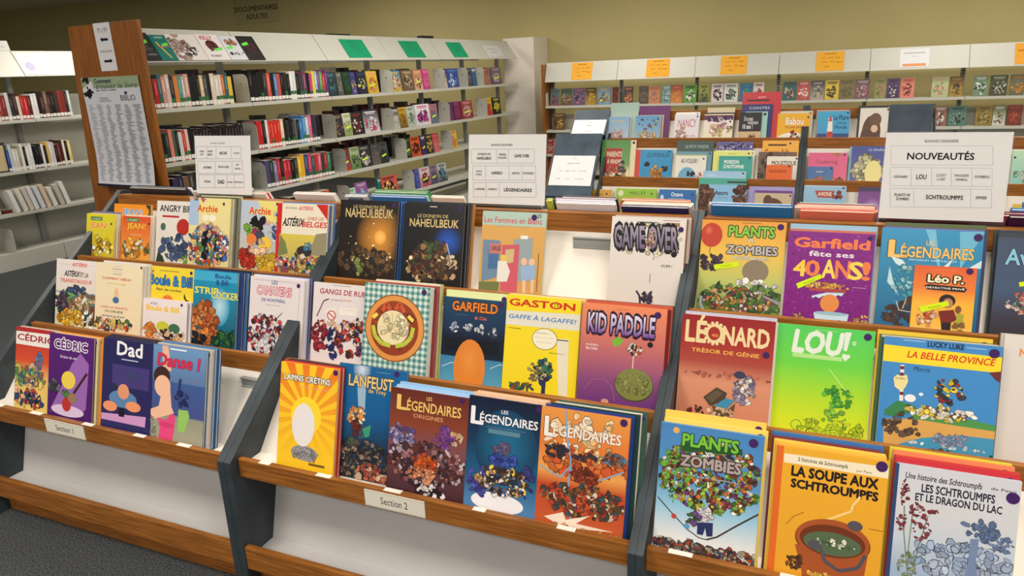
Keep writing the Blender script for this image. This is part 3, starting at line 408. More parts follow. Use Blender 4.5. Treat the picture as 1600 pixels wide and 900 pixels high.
stack(B_, (694, 463), (792, 471.5), 'dark blue water album with an orange title and a plain orange shape', [('g', [(0, (22, 70, 100)), (.3, (24, 50, 84)), (.45, (16, 26, 44)), (.66, (18, 30, 46)), (.67, (60, 130, 170)), (1, (90, 160, 190))]), ('t', 'GARFIELD', (236, 130, 40), 708, 470, 777, 491, .06, 0, (60, 22, 16), .07), ('t', '& Cie', (225, 100, 60), 742, 494, 760, 501, .04), ('r', (150, 180, 200), 711, 491, 732, 493), ('b', [(200, 210, 225), (120, 130, 160), (230, 235, 240)], 703, 504, 716, 520, 14, 4, 70), ('b', [(230, 235, 238), (120, 130, 150)], 724, 504, 738, 518, 14, 4, 71), ('b', [(200, 205, 215), (60, 70, 90), (235, 235, 238)], 744, 509, 756, 524, 14, 4, 72), ('b', [(190, 200, 215), (60, 70, 90)], 762, 513, 776, 527, 14, 4, 73), ('r', (12, 18, 30), 696, 526, 778, 556), ('l', (200, 225, 235), 1, [(690, 572), (706, 566), (718, 570)]), ('l', (200, 225, 235), 1, [(766, 576), (780, 570), (790, 572)]), ('e', (222, 132, 52), 733, 576, 25, 46), ('e', (232, 148, 66), 733, 566, 18, 30, 24, 0, (222, 132, 52))], 'dark blue water album', 2, .011, behind=[(226, 232, 170)], edge=(40, 80, 110), spine=(26, 60, 88), dot=(783, 477, .011), btall=.021, shift=(0, 0))
stack(B_, (793, 459), (909, 470), 'yellow album with a red slab title and blue slanted subtitle', [('bg', (244, 218, 40), (238, 214, 36)), ('p', (226, 222, 206), [(785, 484), (912, 492), (912, 518), (785, 506)]), ('t', 'GASTON', (206, 50, 30), 797, 466, 898, 486, .07), ('t', 'GAFFE À LAGAFFE!', (40, 120, 190), 795, 488, 899, 507, .03, .2), ('t', '15', (60, 40, 20), 867, 475, 873, 480, .02), ('r', (60, 50, 30), 795, 512, 814, 513.2), ('p', (228, 222, 200), [(870, 530), (889, 530), (886, 620), (872, 617)]), ('l', (40, 36, 30), 1.4, [(870, 531), (888, 533)]), ('e', (60, 52, 30), 851, 530, 20, 17), ('e', (240, 234, 208), 851, 530, 19.2, 16.2), ('t', 'ENFIN !', (50, 46, 40), 839, 519, 860, 523), ('t', 'CE N EST PAS', (50, 46, 40), 836, 526, 866, 530), ('t', 'À VOUS, HEIN !', (50, 46, 40), 838, 533, 864, 537), ('t', 'RÉDACTION', (60, 56, 48), 858, 550, 882, 555), ('b', [(50, 110, 80), (40, 60, 110), (50, 40, 40), (235, 200, 160), (60, 120, 90)], 838, 560, 862, 598, 36, 6, 74), ('p', (40, 50, 90), [(841, 592), (853, 594), (851, 618), (845, 617), (846, 604), (842, 600)]), ('b', [(70, 120, 80), (190, 80, 50), (40, 80, 90), (90, 90, 60)], 793, 596, 832, 614, 30, 5, 75), ('b', [(190, 170, 110), (120, 100, 70)], 826, 566, 842, 596, 14, 5, 76)], 'yellow slab-title album', 2, .010, o=.0115, behind=[(225, 210, 150)], edge=(225, 205, 90), shift=(.004, -.001))
stack(B_, (911, 472), (1043, 483.5), 'orange to purple album with a jagged violet title, right end of the middle unit', [('bg', (236, 138, 92), (96, 46, 122)), ('g', [(0, (238, 140, 96)), (.35, (200, 112, 106)), (.7, (134, 72, 124)), (1, (98, 46, 124))]), ('t', 'KID PADDLE', (226, 214, 236), 920, 488, 1022, 528, .06, 0, (34, 16, 44), .13, 0, (120, 70, 150)), ('r', (70, 30, 30), 964, 483, 981, 485), ('t', 'RODÉO', (240, 220, 220), 916, 535, 935, 541, .03), ('t', 'BLORK', (240, 220, 220), 916, 541, 934, 547, .03), ('p', (120, 180, 60), [(955, 532), (966, 526), (975, 532), (970, 538), (961, 543)]), ('e', (26, 20, 28), 1016, 539, 4.5, 4.5), ('b', [(205, 110, 60), (225, 215, 210), (60, 40, 40)], 980, 536, 1002, 556, 14, 5, 77), ('l', (225, 190, 180), 2, [(990, 556), (988, 580)]), ('e', (70, 74, 40), 990, 602, 31, 26, 28), ('e', (128, 132, 70), 990, 601, 30, 25, 28), ('b', [(144, 148, 82), (112, 116, 58), (150, 150, 90)], 964, 582, 1014, 622, 34, 6, 78), ('e', (220, 150, 130), 945, 627, 6, 4), ('l', (170, 110, 140), .8, [(914, 606), (926, 592), (944, 592), (956, 604), (960, 628)])], 'orange to purple album', 4, .010, o=.0105, behind=[(60, 70, 80), (200, 90, 60), (120, 30, 40)], edge=(205, 115, 85), dot=(1028, 493, .0115), shift=(.010, -.001))
# ---- Section 2, lower tier
stack(A_, (440, 565), (529, 576.5), 'orange and yellow sunburst album, left end of the middle unit lower row', [('bg', (232, 118, 34), (246, 206, 36)), ('rays', (248, 196, 40), 480, 650, 18, .5), ('e', (250, 214, 50), 478, 650, 24, 30, 28), ('t', 'LAPINS CRÉTINS', (245, 240, 232), 445, 581, 516, 603, .06, 0, (24, 20, 20), .10), ('t', 'BWAAAAAAH !', (240, 170, 120), 466, 602, 522, 614, .02), ('e', (150, 146, 150), 475, 708, 21, 12), ('b', [(140, 136, 140), (165, 160, 165)], 454, 698, 496, 722, 22, 6, 80), ('e', (232, 226, 224), 474, 664, 18, 34), ('r', (120, 90, 30), 482, 727, 507, 728.4)], 'orange sunburst album', 3, .012, edge=(236, 140, 60), dot=(525, 583, .010))
stack(A_, (531, 567), (637, 581), 'blue album with a tan ragged title and a light beam over a dark heap', [('g', [(0, (20, 96, 150)), (.4, (16, 92, 150)), (.62, (20, 66, 104)), (.75, (36, 40, 56)), (1, (48, 36, 50))]), ('p', (150, 180, 200), [(557, 570), (574, 572), (570, 640), (560, 640)]), ('e', (215, 225, 235), 566, 576, 14, 22, 20, 0, (60, 120, 165)), ('t', 'LANFEUST', (226, 196, 130), 546, 584, 614, 612, .06, 0, (44, 34, 30), .06), ('t', 'de Troy', (225, 190, 120), 576, 607, 603, 620, .04, 0, (40, 40, 50), .04), ('t', 'TARQUIN', (200, 215, 225), 588, 581, 610, 585, .01), ('b', [(222, 150, 90), (236, 190, 120), (190, 110, 70), (240, 220, 170)], 545, 634, 572, 664, 30, 6, 81), ('b', [(120, 50, 40), (90, 40, 40), (60, 90, 110)], 550, 654, 572, 686, 18, 6, 82), ('p', (60, 150, 120), [(566, 670), (580, 664), (577, 682), (570, 684)]), ('b', [(36, 36, 56), (60, 52, 62), (90, 76, 66), (130, 110, 90), (44, 60, 90), (150, 130, 110), (70, 80, 60), (46, 44, 50)], 520, 680, 606, 762, 170, 7, 83), ('b', [(190, 110, 80), (150, 70, 60), (210, 180, 150)], 556, 720, 604, 766, 28, 6, 84)], 'blue light-beam album', 1, .010, o=.0, behind=[(70, 80, 110), (200, 190, 180)], edge=(60, 96, 130), dot=(620, 585, .010), shift=(.002, .004))
LEG = lambda c, q, sub=None, cs=None, o=None: ([('t', 'LES', c, *q[0], .03)] + [('t', 'L', c, *q[1], .06, 0, o or (20, 16, 20), .03), ('t', 'ÉGENDAIRES', c, *q[2], .04, 0, o or (20, 16, 20), .03)] + ([('t', sub, cs or c, *q[3], .03)] if sub else []))
stack(A_, (612, 603), (733.5, 624.5), 'rust brown album with a gold title, on the deepest stack of the middle unit', [('g', [(0, (98, 38, 30)), (.3, (134, 62, 40)), (.5, (124, 74, 80)), (.75, (90, 52, 58)), (1, (54, 30, 40))])]+LEG((236, 190, 104), [(667, 620, 675, 627), (622, 616, 639, 641), (637, 621, 720, 654), (646, 646, 692, 660)], 'ORIGINES', (214, 150, 100))+[('b', [(130, 120, 170), (160, 150, 190), (90, 70, 120)], 612, 660, 648, 698, 40, 6, 85), ('b', [(140, 80, 160), (120, 60, 140)], 682, 666, 706, 704, 22, 7, 86), ('b', [(210, 160, 110), (220, 190, 160)], 704, 672, 722, 700, 12, 5, 87), ('b', [(90, 44, 40), (60, 36, 44), (120, 70, 70), (160, 110, 110), (190, 170, 180), (70, 50, 60)], 606, 680, 724, 772, 150, 7, 88), ('b', [(200, 80, 30), (214, 100, 40), (180, 60, 30)], 644, 706, 682, 742, 34, 6, 89), ('b', [(200, 120, 80), (220, 150, 110)], 640, 726, 680, 756, 18, 6, 90), ('b', [(230, 220, 220), (40, 30, 36)], 648, 754, 700, 782, 24, 6, 91)], 'rust brown gold-titled album', 5, .0073, o=.0105, behind=[(150, 190, 225), (160, 196, 230), (170, 200, 230)], edge=(120, 60, 50), spine=(40, 26, 40), dot=(722.5, 626.5, .009), shift=(.006, .004))
stack(A_, (734, 617.5), (847.5, 633.5), 'midnight blue album with a white title and blue cloaks above a white pool of light', [('g', [(0, (14, 22, 48)), (.35, (18, 52, 84)), (.65, (30, 90, 130)), (1, (90, 140, 190))]), ('e', (30, 110, 150), 790, 700, 50, 60, 28, 0, (20, 60, 92)), ('e', (238, 236, 240), 776, 786, 42, 16, 28)]+LEG((240, 236, 238), [(784, 641, 794, 648), (738, 634, 754, 663), (751, 642, 840, 673), (760, 666, 822, 676)], 'WORLD WITHOUT', (220, 225, 235), (12, 16, 40))+[('r', (90, 130, 150), 763, 676, 813, 677.5), ('b', [(96, 80, 116), (110, 96, 130)], 772, 690, 796, 714, 16, 7, 92), ('b', [(60, 80, 170), (70, 96, 190), (46, 60, 130)], 766, 706, 806, 734, 26, 7, 93), ('b', [(70, 70, 150), (90, 90, 176), (56, 50, 120)], 732, 726, 760, 780, 26, 7, 94), ('b', [(80, 80, 150), (56, 56, 120)], 812, 730, 832, 780, 20, 7, 95), ('b', [(230, 196, 90), (60, 50, 50), (190, 140, 110), (70, 84, 130), (40, 36, 46), (120, 100, 100), (230, 225, 225), (84, 60, 50)], 746, 722, 824, 784, 110, 6, 96)], 'midnight blue white-titled album', 6, .0077, o=-.0005, behind=[(226, 190, 160), (220, 180, 150), (230, 200, 170)], edge=(30, 60, 90), spine=(16, 20, 44), dot=(844, 640, .009), shift=(.006, .004))
stack(A_, (847, 634.5), (985.5, 655), 'fiery orange album with a white title and a blue lightning bolt', [('g', [(0, (226, 150, 70)), (.3, (222, 120, 50)), (.5, (232, 160, 80)), (.62, (190, 70, 36)), (1, (196, 92, 50))]), ('b', [(240, 200, 150), (236, 186, 120), (244, 220, 190)], 846, 640, 980, 740, 40, 12, 97), ('b', [(200, 84, 44), (214, 110, 50)], 850, 690, 984, 760, 40, 12, 98)]+LEG((240, 232, 222), [(908, 661, 918, 668), (853, 650, 869, 682), (866, 660, 970, 697), (890, 690, 942, 698)], 'WORLD WITHOUT', (226, 170, 110), (120, 50, 30))+[('l', (120, 165, 205), 2.4, [(884, 640), (886, 680), (892, 720), (888, 760), (893, 790), (891, 812)]), ('l', (130, 170, 205), 2, [(843, 726), (862, 738), (876, 745), (890, 730), (905, 748), (940, 750), (975, 738)]), ('b', [(60, 50, 60), (50, 46, 60)], 850, 690, 886, 716, 22, 6, 99), ('b', [(70, 54, 60), (60, 50, 60)], 896, 706, 932, 724, 20, 5, 100), ('b', [(90, 60, 50), (140, 110, 90), (90, 120, 150)], 940, 706, 980, 730, 26, 6, 101), ('b', [(130, 50, 34), (110, 44, 30), (150, 66, 40)], 892, 728, 932, 760, 32, 7, 102), ('b', [(84, 70, 50), (70, 60, 60), (120, 80, 50), (180, 60, 40), (230, 210, 190), (160, 110, 60), (100, 50, 36), (60, 80, 90)], 848, 744, 976, 822, 130, 7, 103), ('p', (240, 220, 200), [(850, 806), (880, 800), (884, 812), (922, 806), (900, 818), (960, 832), (880, 824)]), ('b', [(210, 140, 80), (190, 110, 60)], 840, 812, 980, 850, 26, 8, 104)], 'fiery orange album', 5, .0094, o=-.0005, behind=[(60, 90, 80), (220, 215, 200), (30, 60, 60), (30, 60, 130)], edge=(210, 130, 80), dot=(975, 661, .0115), shift=(.034, .004))
# ---- Section 3, top tier
stack(C_, (1098, 342), (1229.5, 348.5), 'yellow-green album with a red balloon and green and grey block title', [('g', [(0, (236, 160, 60)), (.35, (236, 196, 84)), (.62, (190, 200, 110)), (1, (90, 120, 60))]), ('e', (196, 66, 46), 1112, 367, 17, 19, 28), ('e', (224, 120, 90), 1108, 360, 7, 8, 20, 0, (196, 66, 46)), ('l', (70, 50, 30), 1, [(1110, 386), (1108, 396)]), ('b', [(70, 50, 70), (56, 44, 60), (90, 66, 84)], 1094, 396, 1130, 424, 30, 6, 110), ('r', (120, 80, 40), 1160, 348, 1190, 350), ('t', 'PLANTS', (140, 200, 60), 1140, 353, 1210, 372, .07, 0, (30, 66, 30), .09), ('t', 'VS.', (244, 240, 230), 1169, 373, 1178, 379, .05, 0, (30, 66, 30), .06), ('t', 'ZOMBIES', (190, 184, 180), 1136, 383, 1214, 400, .07, 0, (46, 36, 34), .09), ('t', 'PELOUSES MAUDITES !', (238, 234, 224), 1146, 400, 1202, 408, .04, 0, (50, 44, 40), .05), ('e', (140, 126, 104), 1180, 424, 21, 18), ('b', [(236, 232, 226), (200, 200, 200)], 1150, 436, 1212, 458, 22, 7, 111), ('b', [(70, 110, 50), (90, 130, 60), (50, 84, 44), (110, 140, 70)], 1094, 440, 1226, 500, 80, 8, 112), ('b', [(180, 90, 50), (210, 200, 190), (120, 60, 90), (200, 160, 70), (90, 60, 50), (60, 100, 60), (220, 120, 60)], 1100, 446, 1206, 494, 90, 5.5, 113), ('l', (170, 190, 200), 4, [(1096, 462), (1094, 474), (1100, 486)]), ('p', (150, 150, 156), [(1190, 460), (1226, 476), (1226, 482), (1192, 464)])], 'yellow-green balloon album', 1, .012, edge=(226, 190, 100), dot=(1220, 355, .011), strip=[(1115, 413.5), (1153, 408.5), (1154.5, 417), (1116.5, 421)])
stack(C_, (1233, 360), (1368.5, 366.5), 'glittery purple album with orange, white and yellow words and a blue bowl', [('bg', (132, 18, 134), (124, 14, 124)), ('b', [(150, 34, 152), (116, 10, 116), (160, 50, 160), (108, 8, 108)], 1234, 362, 1368, 512, 420, 2.4, 114, False, False), ('t', 'Garfield', (240, 124, 66), 1243, 370.5, 1358, 391, .08), ('t', 'fête ses', (238, 226, 238), 1265, 391.5, 1334, 403.5, .04), ('t', '4', (246, 206, 70), 1241.5, 406, 1258, 431, .06), ('t', '0', (240, 130, 70), 1260, 406.5, 1279, 431.5, .06), ('t', 'A', (248, 216, 90), 1286, 406, 1304, 434.5, .06), ('t', 'N', (236, 128, 76), 1307, 408, 1327, 435.5, .06), ('t', 'S', (248, 214, 84), 1328, 409.5, 1346, 437.5, .06), ('t', '!', (238, 126, 70), 1350, 410, 1357, 438, .06), ('b', [(236, 170, 70), (226, 140, 60), (244, 196, 110)], 1260, 440, 1327, 456, 50, 4, 115), ('r', (170, 70, 60), 1264, 449, 1322, 458), ('p', (200, 225, 240), [(1268, 462), (1292, 457), (1319, 458), (1315, 463), (1309, 461), (1304, 465), (1298, 461), (1292, 465), (1286, 462), (1280, 466), (1274, 463), (1270, 466)]), ('e', (228, 140, 70), 1296, 474, 15, 14), ('p', (196, 224, 236), [(1271, 488), (1326, 491), (1322, 508), (1312, 514), (1284, 512), (1274, 504)]), ('e', (150, 190, 205), 1298, 490, 27, 3), ('b', [(200, 60, 60)], 1282, 498, 1318, 508, 5, 4, 116), ('b', [(220, 180, 90), (150, 110, 70)], 1238, 488, 1256, 508, 14, 4, 117), ('b', [(220, 180, 90), (150, 110, 70)], 1334, 492, 1362, 512, 16, 4, 118), ('r', (226, 190, 226), 1332, 449, 1353, 451), ('r', (226, 190, 226), 1336, 454, 1350, 455)], 'glittery purple album', 3, .010, behind=[(150, 190, 215), (200, 110, 90)], edge=(150, 60, 150), spine=(150, 40, 150), dot=(1360, 373, .008), strip=[(1244, 443), (1282, 428), (1284, 434.5), (1247, 451)], btall=.012, shift=(.0, 0))
stack(C_, (1379, 356), (1538.5, 362), 'large bright blue album with a gold title, behind the small orange comic', [('bg', (54, 150, 196), (30, 96, 140)), ('p', (110, 186, 216), [(1500, 362), (1540, 362), (1500, 420)]), ('p', (120, 190, 220), [(1446, 356), (1462, 356), (1470, 430)])]+LEG((238, 196, 110), [(1448, 376, 1460, 384), (1391, 375, 1416, 402), (1409, 380, 1521, 407), (1420, 404, 1496, 411)], 'WORLD WITHOUT', (190, 225, 240), (90, 60, 30))+[('p', (214, 232, 238), [(1392, 400), (1410, 406), (1424, 425), (1400, 412)]), ('p', (190, 220, 230), [(1390, 416), (1396, 440), (1404, 462), (1386, 440)]), ('p', (204, 228, 236), [(1470, 420), (1490, 404), (1478, 424)]), ('p', (204, 228, 236), [(1540, 404), (1512, 420), (1540, 420)]), ('b', [(70, 160, 180), (150, 200, 210)], 1396, 416, 1430, 466, 20, 7, 120), ('p', (76, 54, 46), [(1378, 500), (1420, 462), (1436, 466), (1400, 506)]), ('b', [(70, 50, 44), (90, 66, 56), (40, 80, 110)], 1378, 470, 1440, 512, 30, 7, 121), ('l', (220, 215, 200), 1.2, [(1400, 470), (1404, 484), (1424, 488)]), ('l', (220, 215, 200), 1.2, [(1416, 466), (1410, 482)])], 'large bright blue gold-titled album', 4, .010, behind=[(90, 100, 60), (60, 70, 110), (110, 110, 170)], edge=(70, 120, 170), spine=(44, 110, 160), dot=(1528.5, 371.5, .012), btall=.008, shift=(.012, 0))
stack(C_, (1430, 414), (1527.5, 419), 'small orange and yellow comic leaning in front of the bright blue album', [('g', [(0, (226, 96, 50)), (.3, (238, 130, 56)), (.5, (246, 186, 60)), (.75, (246, 190, 70)), (1, (240, 214, 150))]), ('r', (250, 220, 200), 1458, 421, 1495, 423), ('t', 'Léo P.', (248, 236, 196), 1451, 429, 1505, 444, .08, 0, (26, 20, 20), .14), ('p', (30, 24, 24), [(1444, 446), (1450, 444), (1508, 449), (1511, 453), (1507, 457), (1448, 452)]), ('t', 'DÉTECTIVE PRIVÉ', (244, 236, 226), 1447, 446.5, 1507, 454, .04), ('t', 'LA DISPARITION', (110, 50, 30), 1458, 454.5, 1495, 458), ('e', (44, 30, 34), 1480, 470, 13, 10), ('e', (190, 130, 100), 1481, 474, 8, 8), ('p', (120, 40, 36), [(1466, 486), (1490, 484), (1495, 500), (1486, 504), (1470, 504)]), ('p', (40, 30, 36), [(1470, 504), (1486, 504), (1484, 521), (1471, 520)]), ('b', [(226, 150, 100), (200, 90, 60), (240, 200, 170)], 1432, 480, 1462, 512, 24, 6, 122), ('p', (170, 170, 60), [(1494, 488), (1506, 492), (1504, 508), (1494, 506)]), ('e', (130, 80, 50), 1497, 484, 5, 6), ('b', [(150, 110, 60)], 1490, 500, 1508, 520, 9, 5, 123)], None, 1, .008, o=.0425, edge=(236, 170, 90), dot=(1515.5, 424, .010), strip=[(1436, 479), (1481, 470), (1483, 477.5), (1439, 488)])
stack(C_, (1561, 364), (1712, 369), 'dark slate album starting with Av, cut off by the right edge', [('g', [(0, (70, 80, 100)), (.1, (70, 84, 110)), (.5, (70, 90, 120)), (.75, (60, 60, 74)), (1, (56, 44, 48))]), ('r', (60, 66, 74), 1555, 360, 1720, 377), ('t', 'Av', (140, 200, 226), 1573, 389, 1608, 415, .05, 0, (30, 50, 80), .05), ('b', [(226, 130, 120), (190, 90, 90), (220, 200, 190), (90, 110, 110)], 1574, 456, 1640, 496, 40, 8, 124)], 'dark slate album', 3, .010, behind=[(60, 66, 70), (50, 60, 80)], edge=(60, 74, 96), spine=(46, 66, 90), w=.225, strip=[(1592, 441), (1630, 436), (1631, 444), (1593, 448)], shift=(-.004, .0))
# ---- Section 3, middle tier
GEAR = [('e', (236, 214, 160), 1117, 521, 14.5, 15.5, 28)]+[('e', (236, 214, 160), 1117+15.5*math.cos(i*PI/7), 521+16.5*math.sin(i*PI/7), 2.6, 2.8, 8) for i in range(14)]+[('e', (166, 46, 42), 1116, 521, 9.5, 10.5, 24)]
stack(B_, (1067, 490), (1212.5, 503), 'brick red to salmon album with a cream gear in its title', [('g', [(0, (150, 34, 36)), (.25, (166, 48, 44)), (.42, (170, 74, 62)), (.6, (214, 146, 116)), (1, (206, 130, 100))]), ('t', 'LÉ', (236, 214, 160), 1074, 491, 1102, 535, .06), ('t', 'NARD', (236, 214, 160), 1131, 510, 1201, 545, .07)]+GEAR+[('t', '40', (226, 150, 70), 1112, 521, 1122, 527, .06), ('t', 'TRÉSOR DE GÉNIE', (240, 178, 84), 1081, 541, 1186, 560, .05), ('t', 'turk & de groot', (236, 210, 200), 1112, 559, 1155, 564), ('b', [(180, 96, 80), (196, 116, 96)], 1066, 575, 1205, 600, 24, 4, 125), ('b', [(120, 110, 140), (150, 140, 166), (226, 222, 216), (220, 216, 210)], 1148, 586, 1178, 636, 40, 7, 126), ('e', (60, 60, 90), 1156, 586, 9, 6), ('p', (74, 62, 50), [(1099, 620), (1120, 605), (1136, 614), (1132, 626), (1109, 634)]), ('p', (96, 84, 68), [(1102, 621), (1119, 609), (1130, 614), (1112, 630)]), ('p', (60, 140, 180), [(1115, 634), (1134, 622), (1148, 626), (1134, 640)]), ('p', (92, 74, 50), [(1112, 632), (1133, 644), (1149, 630), (1146, 646), (1132, 654), (1117, 648)]), ('b', [(226, 190, 160), (214, 176, 140)], 1105, 634, 1150, 660, 20, 5, 127), ('b', [(120, 40, 36), (60, 50, 44)], 1074, 632, 1098, 652, 16, 5, 128)], 'brick red gear album', 3, .010, behind=[(190, 190, 210), (230, 220, 215)], edge=(186, 100, 90), spine=(150, 60, 54), dot=(1197, 555, .010), shift=(.004, .001))
stack(B_, (1216, 505), (1368.5, 518.5), 'lime green album with a white rounded title and a pale heart', [('g', [(0, (84, 206, 96)), (.35, (110, 212, 70)), (.6, (170, 220, 50)), (.85, (206, 226, 40)), (1, (212, 222, 40))]), ('t', 'LOU', (228, 236, 224), 1241, 515, 1312, 556, .10, .1), ('p', (228, 236, 224), [(1321, 519), (1331, 520), (1323, 549), (1318, 548)]), ('e', (228, 236, 224), 1319, 556, 3.4, 3), ('e', (228, 236, 224), 1325, 557, 3.4, 3), ('p', (228, 236, 224), [(1315.5, 557.5), (1328.5, 558.5), (1320, 565)]), ('e', (228, 236, 224), 1335, 537, 3.0, 3.2), ('e', (120, 212, 90), 1335, 537, 1.7, 1.8), ('r', (150, 222, 120), 1273, 516, 1310, 518), ('r', (180, 228, 140), 1238, 557, 1316, 558.5), ('l', (200, 232, 150), 1.6, [(1296, 577), (1322, 612)]), ('b', [(70, 160, 60), (90, 176, 60)], 1288, 602, 1330, 640, 30, 6, 130), ('b', [(140, 200, 70), (130, 190, 70)], 1286, 632, 1320, 686, 22, 6, 131), ('b', [(196, 216, 50), (184, 210, 50)], 1240, 650, 1350, 690, 34, 10, 132)], 'lime green album', 1, .012, edge=(120, 200, 80), spine=(90, 190, 90), dot=(1356, 527, .011))
stack(B_, (1383, 524), (1567.5, 543.5), 'wide blue album with a yellow title band and a river landscape', [('bg', (70, 140, 205), (64, 140, 206)), ('p', (246, 218, 50), [(1375, 537), (1570, 559), (1570, 584), (1375, 563)]), ('t', 'LUCKY LUKE', (30, 36, 66), 1450, 533.5, 1506, 547, .08), ('t', 'LA BELLE PROVINCE', (214, 50, 34), 1418, 548, 1553, 572, .04, .2), ('r', (150, 190, 226), 1412, 532, 1446, 533.4), ('r', (150, 190, 226), 1510, 544, 1542, 545.4), ('t', 'Morris', (30, 40, 60), 1427, 572, 1452, 582, 0, .3), ('l', (236, 230, 222), 6, [(1410, 570), (1408, 626)]), ('l', (120, 36, 40), 6, [(1409.8, 572), (1409.6, 577)]), ('l', (120, 36, 40), 6, [(1409.4, 582), (1409.2, 587)]), ('l', (120, 36, 40), 6, [(1408.8, 612), (1408.6, 617)]), ('p', (236, 222, 160), [(1396, 590), (1402, 585), (1409, 588), (1417, 585), (1419, 596), (1414, 606), (1406, 610), (1398, 604)]), ('t', 'QUÉBEC', (90, 76, 50), 1399, 588, 1415, 594, .01), ('e', (240, 240, 244), 1422, 622, 9, 6), ('e', (240, 240, 244), 1439, 616, 3.4, 2.6), ('p', (60, 130, 80), [(1382, 640), (1402, 626), (1425, 632), (1440, 642), (1400, 650), (1382, 648)]), ('p', (80, 150, 80), [(1425, 640), (1500, 652), (1567, 668), (1567, 680), (1420, 664)]), ('p', (218, 166, 92), [(1380, 654), (1425, 654), (1500, 666), (1567, 676), (1567, 690), (1480, 690), (1420, 690), (1380, 700)]), ('p', (70, 150, 190), [(1380, 700), (1440, 684), (1500, 680), (1567, 688), (1570, 730), (1380, 720)]), ('b', [(210, 226, 236)], 1400, 686, 1566, 712, 14, 6, 133), ('b', [(120, 70, 50), (104, 60, 46)], 1428, 698, 1504, 722, 40, 6, 134), ('b', [(150, 160, 190), (136, 146, 180)], 1458, 674, 1520, 704, 26, 7, 135), ('b', [(236, 232, 226), (120, 84, 60), (226, 200, 70), (230, 226, 220)], 1418, 628, 1528, 664, 46, 8, 136), ('b', [(150, 50, 50), (60, 60, 70), (236, 210, 60)], 1462, 590, 1504, 636, 26, 7, 137), ('b', [(90, 70, 64), (110, 90, 80)], 1382, 640, 1440, 690, 18, 8, 138), ('p', (110, 50, 60), [(1545, 582), (1568, 580), (1567, 600), (1556, 594)]), ('b', [(40, 90, 60)], 1548, 706, 1570, 728, 8, 6, 139)], 'wide blue album with the yellow band', 5, .009, behind=[(232, 196, 60), (60, 110, 80), (225, 200, 170), (40, 80, 60)], edge=(90, 140, 190), spine=(220, 224, 226), dot=(1553.5, 552.5, .013), shift=(-.013, .006))
stack(B_, (1571, 521), (1757, 541), 'white album with an orange initial, cut off by the right edge', [('bg', (224, 216, 210), (216, 208, 202)), ('t', 'N', (228, 140, 80), 1594, 545, 1604, 558, .05), ('t', 'ombrils', (228, 140, 80), 1606, 548, 1650, 562, .05)], 'white album with the orange initial', 3, .010, behind=[(60, 60, 50), (200, 190, 180)], edge=(210, 204, 198), w=.225, shift=(-.006, .0))
# ---- Section 3, lower tier
stack(A_, (1034, 659), (1195, 683), 'sky blue album with a green and grey block title over a round swarm', [('g', [(0, (70, 130, 190)), (.4, (84, 146, 200)), (.62, (150, 196, 220)), (.85, (226, 226, 226)), (1, (220, 214, 210))]), ('e', (226, 170, 90), 1057, 672, 5, 5), ('b', [(110, 170, 60), (90, 140, 50), (130, 60, 40), (190, 100, 50), (90, 56, 40), (70, 110, 50), (200, 180, 70), (150, 190, 80), (110, 60, 110), (206, 120, 70), (60, 44, 40), (230, 225, 215)], 1036, 674, 1186, 818, 420, 7, 140), ('b', [(120, 180, 70), (100, 160, 60)], 1036, 690, 1060, 790, 24, 5, 141), ('p', (36, 84, 40), [(1066, 690), (1160, 702), (1160, 712), (1066, 704)]), ('t', 'PLANTS', (120, 190, 60), 1068, 677, 1153, 709, .08, 0, (30, 70, 34), .08), ('t', 'VS.', (244, 240, 232), 1102, 706, 1115, 714, .05, 0, (36, 80, 40), .05), ('t', 'ZOMBIES', (174, 160, 158), 1065, 710, 1157, 742, .08, 0, (60, 44, 44), .09), ('t', 'À FOND SUR LE CHAMPIGNON !', (240, 234, 224), 1064, 739, 1157, 757, .05, 0, (50, 40, 36), .07), ('l', (50, 44, 44), 1.4, [(1028, 776), (1046, 797), (1074, 827), (1092, 840), (1104, 843)]), ('l', (60, 44, 40), 2.4, [(1104, 843), (1120, 839), (1150, 822), (1188, 802)]), ('e', (188, 70, 60), 1053, 806, 4, 4), ('e', (90, 150, 200), 1073, 822, 4.5, 4.5), ('b', [(226, 222, 226), (214, 208, 216)], 1090, 792, 1114, 818, 16, 8, 142), ('p', (44, 48, 96), [(1090, 816), (1114, 817), (1113, 838), (1104, 838), (1102, 824), (1098, 836), (1089, 834)]), ('b', [(110, 70, 130), (60, 90, 50)], 1074, 796, 1092, 820, 10, 7, 143), ('b', [(80, 70, 66), (60, 52, 54), (110, 100, 90), (120, 60, 60), (60, 76, 110), (150, 140, 120), (90, 56, 44), (190, 180, 160), (170, 70, 40)], 1022, 836, 1186, 900, 210, 7, 144, False)], 'sky blue swarm album', 3, .011, o=.010, behind=[(236, 200, 90), (240, 206, 100)], edge=(100, 150, 200), dot=(1177.5, 692.5, .0125), shift=(.006, .012), btall=.016)
